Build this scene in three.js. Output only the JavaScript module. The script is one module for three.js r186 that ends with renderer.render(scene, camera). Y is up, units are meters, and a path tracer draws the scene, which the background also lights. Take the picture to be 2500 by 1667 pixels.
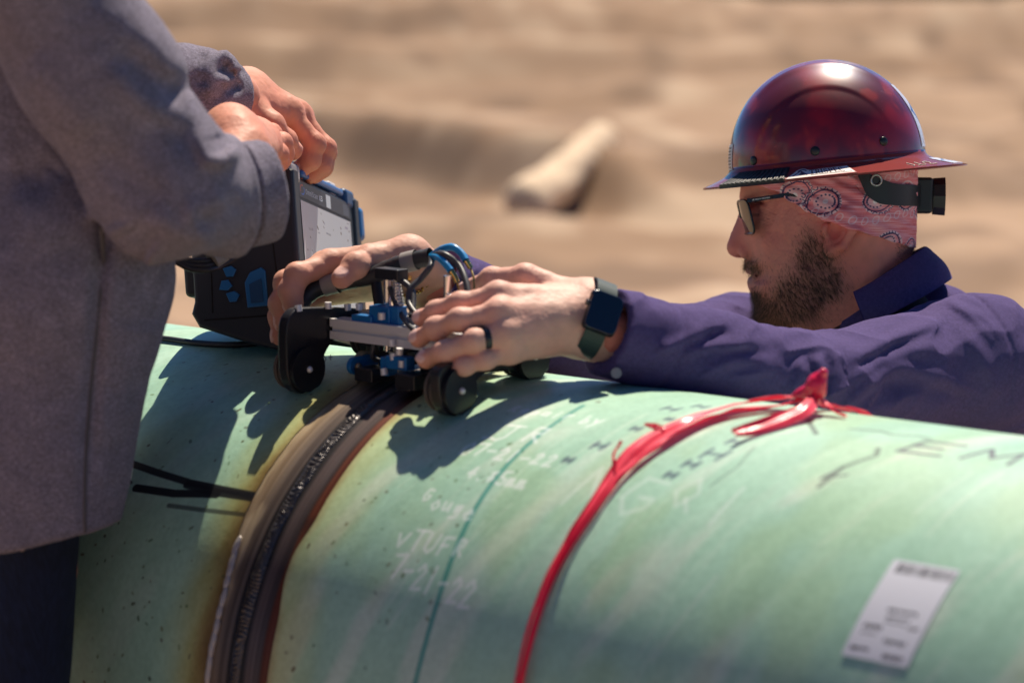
import * as THREE from 'three';
import { Sky } from 'three/addons/objects/Sky.js';
import { mergeGeometries, mergeVertices } from 'three/addons/utils/BufferGeometryUtils.js';
import { RoundedBoxGeometry } from 'three/addons/geometries/RoundedBoxGeometry.js';

// ---------- camera, sky, sun, exposure ----------
const scene = new THREE.Scene();
const camera = new THREE.PerspectiveCamera(15.817, 2500 / 1667, 0.05, 2000);
camera.position.set(0, 1.32, 0);
camera.rotation.x = THREE.MathUtils.degToRad(-8.283);
camera.focus = 2.80;
camera.userData.fStop = 3.2;
scene.add(camera);

const SUN = new THREE.Vector3(0.164, 0.870, -0.505).normalize();
const sky = new Sky();
sky.name = 'sky';
sky.scale.setScalar(900);
sky.userData.kind = 'structure';
sky.material.uniforms.sunPosition.value.copy(SUN);
sky.material.uniforms.turbidity.value = 4;
sky.material.uniforms.rayleigh.value = 0.8;
sky.material.uniforms.mieCoefficient.value = 0.005;
sky.material.uniforms.mieDirectionalG.value = 0.8;
sky.material.uniforms.cloudCoverage.value = 0;
scene.add(sky);
scene.environmentIntensity = 0.07;
const sun = new THREE.DirectionalLight(0xfff0d8, 4.8);
sun.position.copy(SUN).multiplyScalar(12).add(new THREE.Vector3(0, 0.8, -2.6));
sun.target.position.set(0, 0.8, -2.6);
sun.castShadow = true;
sun.shadow.mapSize.set(4096, 4096);
Object.assign(sun.shadow.camera, { left: -3, right: 3, top: 3, bottom: -3, near: 1, far: 30 });
scene.add(sun, sun.target);
const renderer = new THREE.WebGLRenderer({ antialias: true });
renderer.toneMapping = THREE.LinearToneMapping;
renderer.toneMappingExposure = 1.46;
renderer.shadowMap.enabled = true;

// ---------- helpers ----------
const V = (a) => new THREE.Vector3(a[0], a[1], a[2]);
const lerp = (a, b, t) => a + (b - a) * t;
const clamp = (x, a, b) => (x < a ? a : x > b ? b : x);
const sstep = (a, b, x) => { const t = clamp((x - a) / (b - a), 0, 1); return t * t * (3 - 2 * t); };
const mix3 = (a, b, t) => [lerp(a[0], b[0], t), lerp(a[1], b[1], t), lerp(a[2], b[2], t)];
const add3 = (a, b) => [a[0] + b[0], a[1] + b[1], a[2] + b[2]];
const sub3 = (a, b) => [a[0] - b[0], a[1] - b[1], a[2] - b[2]];
const mul3 = (a, k) => [a[0] * k, a[1] * k, a[2] * k];
const dot3 = (a, b) => a[0] * b[0] + a[1] * b[1] + a[2] * b[2];
const len3 = (a) => Math.hypot(a[0], a[1], a[2]);
const nrm3 = (a) => mul3(a, 1 / (len3(a) || 1));
const cross3 = (a, b) => [a[1] * b[2] - a[2] * b[1], a[2] * b[0] - a[0] * b[2], a[0] * b[1] - a[1] * b[0]];
function rng(seed) { let s = seed | 0; return () => { s = (s + 0x6d2b79f5) | 0; let t = Math.imul(s ^ (s >>> 15), 1 | s); t = (t + Math.imul(t ^ (t >>> 7), 61 | t)) ^ t; return ((t ^ (t >>> 14)) >>> 0) / 4294967296; }; }
const hsh = (x, y, z) => { let h = Math.imul(x, 374761393) ^ Math.imul(y, 668265263) ^ Math.imul(z, 2147483647 ^ 0x51ed270b); h = Math.imul(h ^ (h >>> 13), 1274126177); return ((h ^ (h >>> 16)) >>> 0) / 4294967296; };
function vnoise(x, y, z) {   // smooth value noise, 0..1
  const ix = Math.floor(x), iy = Math.floor(y), iz = Math.floor(z); let u = x - ix, v = y - iy, w = z - iz;
  u = u * u * (3 - 2 * u); v = v * v * (3 - 2 * v); w = w * w * (3 - 2 * w);
  const a = lerp(lerp(hsh(ix, iy, iz), hsh(ix + 1, iy, iz), u), lerp(hsh(ix, iy + 1, iz), hsh(ix + 1, iy + 1, iz), u), v);
  const b = lerp(lerp(hsh(ix, iy, iz + 1), hsh(ix + 1, iy, iz + 1), u), lerp(hsh(ix, iy + 1, iz + 1), hsh(ix + 1, iy + 1, iz + 1), u), v);
  return lerp(a, b, w);
}
const fbm = (x, y, z, o = 4) => { let s = 0, a = 0.5, t = 0; for (let i = 0; i < o; i++) { s += a * vnoise(x, y, z); t += a; a *= 0.5; x = x * 2.03 + 7.1; y = y * 2.03 + 3.7; z = z * 2.03 + 5.3; } return s / t; };

// signed distance shapes
const rc = (a, b, ra, rb) => { const bx = b[0] - a[0], by = b[1] - a[1], bz = b[2] - a[2], bb = bx * bx + by * by + bz * bz || 1e-9; return (x, y, z) => { const px = x - a[0], py = y - a[1], pz = z - a[2]; let h = (px * bx + py * by + pz * bz) / bb; h = h < 0 ? 0 : h > 1 ? 1 : h; const dx = px - bx * h, dy = py - by * h, dz = pz - bz * h; return Math.sqrt(dx * dx + dy * dy + dz * dz) - (ra + (rb - ra) * h); }; };
const ell = (c, r, X = [1, 0, 0], Y = [0, 1, 0]) => { X = nrm3(X); const Z = nrm3(cross3(X, Y)), Yv = cross3(Z, X); return (x, y, z) => { const p = [x - c[0], y - c[1], z - c[2]]; const a = dot3(p, X) / r[0], b = dot3(p, Yv) / r[1], d = dot3(p, Z) / r[2]; const k0 = Math.sqrt(a * a + b * b + d * d), k1 = Math.sqrt((a / r[0]) ** 2 + (b / r[1]) ** 2 + (d / r[2]) ** 2); return k0 < 1e-6 ? -Math.min(...r) : k0 * (k0 - 1) / k1; }; };
const smin = (a, b, k) => { const h = Math.max(k - Math.abs(a - b), 0) / k; return Math.min(a, b) - h * h * k * 0.25; };
const smax = (a, b, k) => -smin(-a, -b, k);
const uni = (k, fs) => (x, y, z) => { let d = fs[0](x, y, z); for (let i = 1; i < fs.length; i++) d = smin(d, fs[i](x, y, z), k); return d; };
const chain = (pts, rs, k = 0.004) => uni(k, pts.slice(1).map((p, i) => rc(pts[i], p, rs[i], rs[i + 1])));
const segDist = (p, a, b) => { const ab = sub3(b, a), ap = sub3(p, a), h = clamp(dot3(ap, ab) / (dot3(ab, ab) || 1e-9), 0, 1); return [len3(sub3(ap, mul3(ab, h))), h]; };

// meshes the zero level of fn inside a box (surface nets), normals from the gradient
function meshSDF(fn, lo, hi, cell, opt = {}) {
  const nx = Math.ceil((hi[0] - lo[0]) / cell) + 1, ny = Math.ceil((hi[1] - lo[1]) / cell) + 1, nz = Math.ceil((hi[2] - lo[2]) / cell) + 1;
  const F = new Float32Array(nx * ny * nz), B = 6, rad = B * cell * 0.87 * 1.25 + (opt.margin || 0.004);
  for (let k = 0; k < nz; k += B) for (let j = 0; j < ny; j += B) for (let i = 0; i < nx; i += B) {
    const c = fn(lo[0] + (i + B / 2) * cell, lo[1] + (j + B / 2) * cell, lo[2] + (k + B / 2) * cell), far = Math.abs(c) > rad;
    for (let c3 = k; c3 < Math.min(k + B, nz); c3++) for (let b = j; b < Math.min(j + B, ny); b++) for (let a = i; a < Math.min(i + B, nx); a++)
      F[(c3 * ny + b) * nx + a] = far ? c : fn(lo[0] + a * cell, lo[1] + b * cell, lo[2] + c3 * cell);
  }
  const id = new Int32Array(nx * ny * nz).fill(-1), pos = [], at = (i, j, k) => (k * ny + j) * nx + i;
  for (let k = 0; k < nz - 1; k++) for (let j = 0; j < ny - 1; j++) for (let i = 0; i < nx - 1; i++) {
    let sx = 0, sy = 0, sz = 0, n = 0; const o = at(i, j, k);
    let neg = 0; for (let c = 0; c < 8; c++) if (F[o + (c & 1) + (c & 2 ? nx : 0) + (c & 4 ? nx * ny : 0)] < 0) neg++;
    if (neg === 0 || neg === 8) continue;
    for (let c = 0; c < 8; c++) for (let e = 1; e < 8; e <<= 1) if (!(c & e)) {
      const c2 = c | e, f0 = F[o + (c & 1) + (c & 2 ? nx : 0) + (c & 4 ? nx * ny : 0)], f1 = F[o + (c2 & 1) + (c2 & 2 ? nx : 0) + (c2 & 4 ? nx * ny : 0)];
      if ((f0 < 0) !== (f1 < 0)) { const t = f0 / (f0 - f1); sx += (c & 1) + (e === 1 ? t : 0); sy += (c >> 1 & 1) + (e === 2 ? t : 0); sz += (c >> 2 & 1) + (e === 4 ? t : 0); n++; }
    }
    id[o] = pos.length / 3; pos.push(lo[0] + (i + sx / n) * cell, lo[1] + (j + sy / n) * cell, lo[2] + (k + sz / n) * cell);
  }
  const idx = [];
  const quad = (a, b, c, d, flip) => { if (a < 0 || b < 0 || c < 0 || d < 0) return; flip ? idx.push(a, c, b, a, d, c) : idx.push(a, b, c, a, c, d); };
  for (let k = 1; k < nz - 1; k++) for (let j = 1; j < ny - 1; j++) for (let i = 1; i < nx - 1; i++) {
    const o = at(i, j, k), s = F[o] < 0;
    if (s !== F[o + 1] < 0) quad(id[o - nx - nx * ny], id[o - nx * ny], id[o], id[o - nx], !s);
    if (s !== F[o + nx] < 0) quad(id[o - 1 - nx * ny], id[o - 1], id[o], id[o - nx * ny], !s);
    if (s !== F[o + nx * ny] < 0) quad(id[o - 1 - nx], id[o - nx], id[o], id[o - 1], !s);
  }
  const nv = pos.length / 3, nor = new Float32Array(nv * 3), P = new Float32Array(pos), e = cell * 0.35, it = opt.snap ?? 1;
  for (let v = 0; v < nv; v++) {
    let x = P[v * 3], y = P[v * 3 + 1], z = P[v * 3 + 2], gx, gy, gz;
    for (let q = 0; q <= it; q++) {
      gx = (fn(x + e, y, z) - fn(x - e, y, z)) / (2 * e); gy = (fn(x, y + e, z) - fn(x, y - e, z)) / (2 * e); gz = (fn(x, y, z + e) - fn(x, y, z - e)) / (2 * e);
      if (q < it) { const g2 = gx * gx + gy * gy + gz * gz, d = fn(x, y, z), k = clamp(d / Math.max(g2, 0.3), -cell * 0.5, cell * 0.5); x -= gx * k; y -= gy * k; z -= gz * k; }
    }
    P[v * 3] = x; P[v * 3 + 1] = y; P[v * 3 + 2] = z;
    const l = Math.hypot(gx, gy, gz) || 1; nor[v * 3] = gx / l; nor[v * 3 + 1] = gy / l; nor[v * 3 + 2] = gz / l;
  }
  let g = new THREE.BufferGeometry();
  g.setAttribute('position', new THREE.BufferAttribute(P, 3)); g.setAttribute('normal', new THREE.BufferAttribute(nor, 3)); g.setIndex(idx);
  if (opt.color) { const col = new Float32Array(nv * 3); for (let v = 0; v < nv; v++) { const c = opt.color(P[v * 3], P[v * 3 + 1], P[v * 3 + 2], nor[v * 3], nor[v * 3 + 1], nor[v * 3 + 2]); col[v * 3] = c[0]; col[v * 3 + 1] = c[1]; col[v * 3 + 2] = c[2]; } g.setAttribute('color', new THREE.BufferAttribute(col, 3)); }
  if (opt.uv) g = boxUV(g, opt.uv);
  return g;
}
// uv in metres over the three world planes, each triangle on the plane it faces most
function boxUV(g, scale = 1) {
  g = g.index ? g : mergeVertices(g);
  const p = g.attributes.position, n = g.attributes.normal, col = g.attributes.color, ix = g.index.array, map = new Map(), P = [], N = [], U = [], K = [], I = [];
  for (let t = 0; t < ix.length; t += 3) {
    let nx = 0, ny = 0, nz = 0; for (let c = 0; c < 3; c++) { const v = ix[t + c]; nx += n.getX(v); ny += n.getY(v); nz += n.getZ(v); }
    const ax = Math.abs(nx), ay = Math.abs(ny), az = Math.abs(nz), m = ax > ay && ax > az ? 0 : ay > az ? 1 : 2;
    for (let c = 0; c < 3; c++) {
      const v = ix[t + c], key = v * 3 + m; let w = map.get(key);
      if (w === undefined) {
        w = P.length / 3; map.set(key, w); const x = p.getX(v), y = p.getY(v), z = p.getZ(v);
        P.push(x, y, z); N.push(n.getX(v), n.getY(v), n.getZ(v)); if (col) K.push(col.getX(v), col.getY(v), col.getZ(v));
        U.push(...(m === 0 ? [z + y * 0.31, y - z * 0.31] : m === 1 ? [x + z * 0.31, z - x * 0.31] : [x + y * 0.27, y - x * 0.27]).map((q) => q / scale));
      }
      I.push(w);
    }
  }
  const o = new THREE.BufferGeometry();
  o.setAttribute('position', new THREE.Float32BufferAttribute(P, 3)); o.setAttribute('normal', new THREE.Float32BufferAttribute(N, 3)); o.setAttribute('uv', new THREE.Float32BufferAttribute(U, 2));
  if (col) o.setAttribute('color', new THREE.Float32BufferAttribute(K, 3));
  o.setIndex(I); return o;
}
const merge = (gs) => mergeGeometries(gs.map((g) => { g = g.index ? g.toNonIndexed() : g; for (const k of Object.keys(g.attributes)) if (!['position', 'normal', 'uv'].includes(k)) g.deleteAttribute(k); if (!g.attributes.uv) g.setAttribute('uv', new THREE.BufferAttribute(new Float32Array(g.attributes.position.count * 2), 2)); return g; }));
const mergeCol = (gs) => mergeGeometries(gs.map((g) => { g = g.index ? g.toNonIndexed() : g; for (const k of Object.keys(g.attributes)) if (!['position', 'normal', 'color'].includes(k)) g.deleteAttribute(k); return g; }));
function canvasTex(w, h, draw, srgb = true) { const c = document.createElement('canvas'); c.width = w; c.height = h; draw(c.getContext('2d'), w, h); const t = new THREE.CanvasTexture(c); if (srgb) t.colorSpace = THREE.SRGBColorSpace; t.wrapS = t.wrapT = THREE.RepeatWrapping; return t; }
function noiseTex(n, fn, srgb = false) { const d = new Uint8Array(n * n * 4); for (let j = 0; j < n; j++) for (let i = 0; i < n; i++) { const c = fn(i, j), o = (j * n + i) * 4; if (Array.isArray(c)) { d[o] = c[0]; d[o + 1] = c[1]; d[o + 2] = c[2]; } else d[o] = d[o + 1] = d[o + 2] = clamp(c, 0, 255); d[o + 3] = 255; } const t = new THREE.DataTexture(d, n, n); t.magFilter = THREE.LinearFilter; t.wrapS = t.wrapT = THREE.RepeatWrapping; if (srgb) t.colorSpace = THREE.SRGBColorSpace; t.needsUpdate = true; return t; }
const tileNoise = (i, j, n, f, z, o = 3) => { const a = i / n, b = j / n; const q = (u, v) => fbm(u * f, v * f, z, o); return lerp(lerp(q(a, b), q(a - 1, b), a), lerp(q(a, b - 1), q(a - 1, b - 1), a), b); };
function std(o) { const m = new THREE.MeshPhysicalMaterial({ roughness: 0.6, metalness: 0, ...o }); if (Array.isArray(o.color)) m.color.setRGB(...o.color); return m; }
const lin = (r, g, b) => new THREE.Color().setRGB(r, g, b);
function put(name, geometry, material, parent = scene) { const m = new THREE.Mesh(geometry, material); m.name = name; m.castShadow = m.receiveShadow = true; parent.add(m); return m; }
function tag(o, label, category, group) { o.userData.label = label; o.userData.category = category; if (group) o.userData.group = group; return o; }
function thing(name, label, category, group) { const g = new THREE.Group(); g.name = name; scene.add(g); return tag(g, label, category, group); }
function tube(pts, r, seg = 40, rad = 8, closed = false) { return new THREE.TubeGeometry(new THREE.CatmullRomCurve3(pts.map(V), closed), seg, r, rad, closed); }
function basis(o, X, Y) { const x = nrm3(X), z = nrm3(cross3(x, Y)), y = cross3(z, x); return new THREE.Matrix4().makeBasis(V(x), V(y), V(z)).setPosition(V(o)); }
function capsuleBetween(a, b, r, seg = 10) { const d = sub3(b, a), g = new THREE.CylinderGeometry(r, r, len3(d), seg, 1); g.applyQuaternion(new THREE.Quaternion().setFromUnitVectors(new THREE.Vector3(0, 1, 0), V(nrm3(d)))); const m = mul3(add3(a, b), 0.5); g.translate(...m); return g; }
// the pipe's own frame: t along the axis from the weld, th in degrees from the crest towards the near side
const PA = [0.7642, 0, 0.6450], PN = [-0.6450, 0, 0.7642], PC = [-0.0684, 0.5803, -2.6252], PR = 0.33;
const onPipe = (t, th, h = 0) => { const a = th * Math.PI / 180, r = PR + h; return [PC[0] + t * PA[0] + Math.sin(a) * r * PN[0], PC[1] + Math.cos(a) * r, PC[2] + t * PA[2] + Math.sin(a) * r * PN[2]]; };
const overPipe = (t, n, h) => [PC[0] + t * PA[0] + n * PN[0], PC[1] + PR + h, PC[2] + t * PA[2] + n * PN[2]];

// ---------- ground ----------
const bank = (x, z, x0, z0, x1, z1, h, soft, len) => { // a low step facing the road along a line
  const dx = x1 - x0, dz = z1 - z0, L = Math.hypot(dx, dz), u = ((x - x0) * dx + (z - z0) * dz) / L, s = ((x - x0) * dz - (z - z0) * dx) / L;
  return h * sstep(-soft, soft, s) * sstep(-len, 0, u) * sstep(L + len, L, u) * Math.exp(-Math.max(0, s - soft) / 3.2);
};
const windrow = (x, z, zc, slope, w, h, seed) => { const c = zc + slope * x + 1.1 * (fbm(x * 0.11 + seed, seed, 0, 3) - 0.5), s = (z - c) / w; return h * Math.exp(-s * s) * (0.45 + 1.1 * fbm(x * 0.23 + seed * 3, seed, 2.2, 3)); };
function groundH(x, z) {
  const d = -z; if (d < 4.5) return -0.02 + 0.03 * (fbm(x * 1.3, 0, z * 1.3, 3) - 0.5);
  const k = sstep(4.5, 9, d);
  let h = 0.10 * (fbm(x * 0.55, 1, z * 0.4, 4) - 0.5) + 0.06 * (fbm(x * 2.1, 4, z * 1.5, 3) - 0.5);
  const rough = sstep(-0.2, 2.2, x + 0.05 * z + 1.2);
  h += rough * 0.34 * (fbm(x * 1.25 + 9, 2, z * 0.7, 3) - 0.45) * sstep(55, 20, d);
  h += bank(x, z, -2.4, -20.5, 0.35, -14.6, 0.42, 0.22, 1.6);
  h += windrow(x, z, -24.5, 0.16, 0.8, 0.34, 3) + windrow(x, z, -33, -0.10, 1.1, 0.55, 7) + windrow(x, z, -46, 0.05, 1.8, 0.95, 11) + windrow(x, z, -74, -0.03, 3, 1.0, 17) + windrow(x, z, -18.2, 0.34, 0.55, 0.13, 23) * rough;
  h += windrow(x, z, -12.6, 0.1, 0.5, 0.09, 29);
  return -0.02 + k * h;
}
{
  const zs = []; for (let z = 60; z > -1; z -= 3) zs.push(z); for (let d = 1; d < 700; d += Math.max(0.085, d * 0.009)) zs.push(-d);
  const NC = 190, P = [], K = [], I = [];
  for (const z of zs) for (let i = 0; i <= NC; i++) {
    const s = i / NC * 2 - 1, w = Math.max(6, -z * 0.42), x = (s < 0 ? -1 : 1) * (Math.abs(s) < 0.82 ? Math.abs(s) / 0.82 * w : w + ((Math.abs(s) - 0.82) / 0.18) ** 2 * 420);
    P.push(x, groundH(x, z), z);
    const a = fbm(x * 0.35 + 3, 0, z * 0.13, 4), b = fbm(x * 1.9, 5, z * 1.1, 4), c = fbm(x * 0.12, 8, z * 0.35 + 2, 3), clod = fbm(x * 1.6, 6, z * 0.8, 3);
    let col = mix3([0.375, 0.255, 0.175], [0.29, 0.19, 0.125], sstep(0.38, 0.62, a));
    col = mix3(col, [0.48, 0.355, 0.255], sstep(0.52, 0.72, b) * 0.8);
    col = mix3(col, [0.20, 0.128, 0.082], sstep(0.5, 0.68, c) * 0.75);
    col = mix3(col, [0.19, 0.125, 0.085], sstep(0.52, 0.66, clod) * 0.75);
    K.push(...col);
  }
  for (let j = 0; j + 1 < zs.length; j++) for (let i = 0; i < NC; i++) { const a = j * (NC + 1) + i, b = a + 1, c = a + NC + 1, d = c + 1; I.push(a, b, c, b, d, c); }
  const g = new THREE.BufferGeometry(); g.setAttribute('position', new THREE.Float32BufferAttribute(P, 3)); g.setAttribute('color', new THREE.Float32BufferAttribute(K, 3)); g.setIndex(I); g.computeVertexNormals();
  put('ground', g, std({ vertexColors: true, roughness: 0.95, specularIntensity: 0.3 })).userData.kind = 'structure';
  // far tree line along the horizon
  const r = rng(5), blobs = [];
  for (let i = 0; i < 260; i++) { const q = new THREE.IcosahedronGeometry(1, 1), pp = q.attributes.position, s = 2.2 + r() * 2.8; const ox = (r() - 0.5) * 300, oz = -235 - r() * 30; for (let v = 0; v < pp.count; v++) { const k = 0.7 + 0.6 * hsh(Math.round(pp.getX(v) * 50) + i, Math.round(pp.getY(v) * 50), Math.round(pp.getZ(v) * 50)); pp.setXYZ(v, ox + pp.getX(v) * s * 1.4 * k, s * 0.7 + pp.getY(v) * s * k, oz + pp.getZ(v) * s * k); } q.computeVertexNormals(); blobs.push(q); }
  const tl = put('tree_line', merge(blobs), std({ color: [0.045, 0.06, 0.03], roughness: 1 })); tl.userData.kind = 'stuff'; tag(tl, 'dark far-off line of trees along the horizon', 'trees');
  // pale slab of dried earth on the bank
  const c0 = [0.0947,0.1101,-13.6683], c1 = [0.5517,0.3802,-14.9203];
  const f0 = rc(c0, c1, 0.135, 0.10), f = (x, y, z) => f0(x, y, z) + 0.06 * (fbm(x * 6, y * 6, z * 6, 3) - 0.5);
  tag(put('clay_slab', meshSDF(f, [Math.min(c0[0], c1[0]) - 0.3, -0.2, Math.min(c0[2], c1[2]) - 0.3], [Math.max(c0[0], c1[0]) + 0.3, 1.1, Math.max(c0[2], c1[2]) + 0.3], 0.035), std({ color: [0.72, 0.55, 0.39], roughness: 0.95 })), 'long pale slab of dried clay leaning on the dirt bank', 'slab');
}

// ---------- pipe ----------
const pipe = thing('steel_pipe', 'large pale green coated steel pipe with a dark girth weld and handwriting', 'pipe');
const T0 = -0.8, T1 = 1.2, TH0 = -60, TH1 = 120, TW = 2048, THh = 1024;
const tx = (t) => (t - T0) / (T1 - T0) * TW, ty = (th) => (th - TH0) / (TH1 - TH0) * THh;
const edgeL = (th) => -0.051 + 0.007 * (fbm(th * 0.06, 1, 1, 3) - 0.5) + 0.012 * sstep(45, 70, th) + 0.0015 * (fbm(th * 0.9, 4, 1, 2) - 0.5);
const edgeR = (th) => 0.047 + 0.003 * (fbm(th * 0.05, 9, 1, 3) - 0.5) - 0.008 * sstep(50, 58, th) * sstep(70, 60, th);
const glyphs = { // pen strokes in a 1 x 1 box, y down
  J: [[[0.1, 0.05], [0.9, 0]], [[0.62, 0.03], [0.6, 0.75], [0.35, 1], [0.05, 0.9], [-0.3, 0.95]]], R: [[[0.25, 1], [0.3, 0.05], [0.8, 0.1], [0.75, 0.45], [0.3, 0.5], [0.95, 1]]],
  0: [[[0.5, 0], [0.1, 0.4], [0.2, 0.95], [0.7, 0.9], [0.85, 0.4], [0.5, 0]]], 7: [[[0, 0.08], [0.9, 0], [0.45, 0.95]]], 2: [[[0.1, 0.25], [0.45, 0], [0.8, 0.25], [0.1, 1], [0.9, 0.95]]], 1: [[[0.4, 0], [0.35, 1]]], '-': [[[0.1, 0.55], [0.8, 0.5]]],
  4: [[[0.6, 1], [0.65, 0], [0.05, 0.65], [0.95, 0.6]]], '.': [[[0.3, 0.95], [0.4, 1]]], 8: [[[0.8, 0.1], [0.2, 0.2], [0.8, 0.8], [0.3, 1], [0.2, 0.7], [0.8, 0.1]]], 5: [[[0.8, 0], [0.2, 0.05], [0.15, 0.45], [0.8, 0.6], [0.6, 1], [0.05, 0.9]]],
  m: [[[0, 1], [0.05, 0.35], [0.2, 0.4], [0.35, 1], [0.4, 0.4], [0.6, 0.35], [0.75, 1], [1, 0.9]]], p: [[[0.2, 1.4], [0.25, 0.4], [0.75, 0.45], [0.7, 0.85], [0.25, 0.9]]], e: [[[0.1, 0.7], [0.8, 0.6], [0.5, 0.35], [0.1, 0.7], [0.4, 1], [0.9, 0.9]]], a: [[[0.8, 0.4], [0.3, 0.4], [0.15, 0.85], [0.5, 0.95], [0.8, 0.45], [0.9, 1]]],
  i: [[[0.4, 0.4], [0.4, 1]], [[0.42, 0.15], [0.45, 0.18]]], r: [[[0.2, 1], [0.25, 0.4], [0.5, 0.5], [0.85, 0.4]]], b: [[[0.2, 0], [0.2, 1], [0.75, 0.85], [0.6, 0.5], [0.2, 0.6]]], y: [[[0.1, 0.4], [0.4, 0.85], [0.8, 0.35], [0.2, 1.4]]], u: [[[0.1, 0.4], [0.2, 0.95], [0.6, 0.9], [0.75, 0.4], [0.9, 1]]], x: [[[0.1, 0.4], [0.9, 1]], [[0.8, 0.35], [0.1, 1]]],
  G: [[[0.85, 0.1], [0.3, 0.05], [0.1, 0.6], [0.4, 1], [0.8, 0.8], [0.85, 0.55], [0.5, 0.55]]], o: [[[0.5, 0.4], [0.15, 0.7], [0.5, 1], [0.85, 0.7], [0.5, 0.4]]], g: [[[0.8, 0.4], [0.2, 0.5], [0.3, 0.9], [0.8, 0.5], [0.7, 1.3], [0.1, 1.35]]], E: [[[0.9, 0], [0.15, 0.05], [0.15, 0.5], [0.7, 0.48]], [[0.15, 0.5], [0.1, 1], [0.9, 0.95]]],
  v: [[[0, 0.4], [0.35, 1], [0.8, 0.3]]], T: [[[0, 0.05], [1, 0]], [[0.5, 0.05], [0.45, 1]]], U: [[[0.1, 0], [0.1, 0.8], [0.5, 1], [0.85, 0.7], [0.9, 0]]], F: [[[0.15, 1], [0.15, 0.05], [0.9, 0]], [[0.15, 0.5], [0.7, 0.45]]], M: [[[0, 1], [0.15, 0], [0.5, 0.7], [0.85, 0], [1, 1]]], Q: [[[0.5, 0], [0.1, 0.5], [0.5, 1], [0.9, 0.5], [0.5, 0]], [[0.6, 0.7], [1, 1.1]]], I: [[[0.5, 0], [0.45, 1]]], H: [[[0.1, 0], [0.1, 1]], [[0.9, 0], [0.85, 1]], [[0.1, 0.5], [0.9, 0.5]]], N: [[[0.1, 1], [0.15, 0], [0.8, 1], [0.9, 0]]], ' ': [],
};
function scrawl(c, text, t, th, w, h, style, lw, seed = 1, slope = 0) { // t, th: start; w, h: letter size in px
  const r = rng(seed); c.strokeStyle = style; c.lineWidth = lw; c.lineCap = c.lineJoin = 'round'; let x = tx(t), y = ty(th);
  for (const ch of text) { const jy = (r() - 0.5) * h * 0.2, k = 0.85 + r() * 0.3; for (const s of glyphs[ch] || []) { c.beginPath(); s.forEach(([a, b], i) => { const X = x + (a + (1 - b) * 0.15) * w * 0.82 * k, Y = y + jy + b * h * k; i ? c.lineTo(X, Y) : c.moveTo(X, Y); }); c.stroke(); } x += w * (ch === ' ' ? 0.7 : 1.02); y += slope * w; }
}
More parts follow.
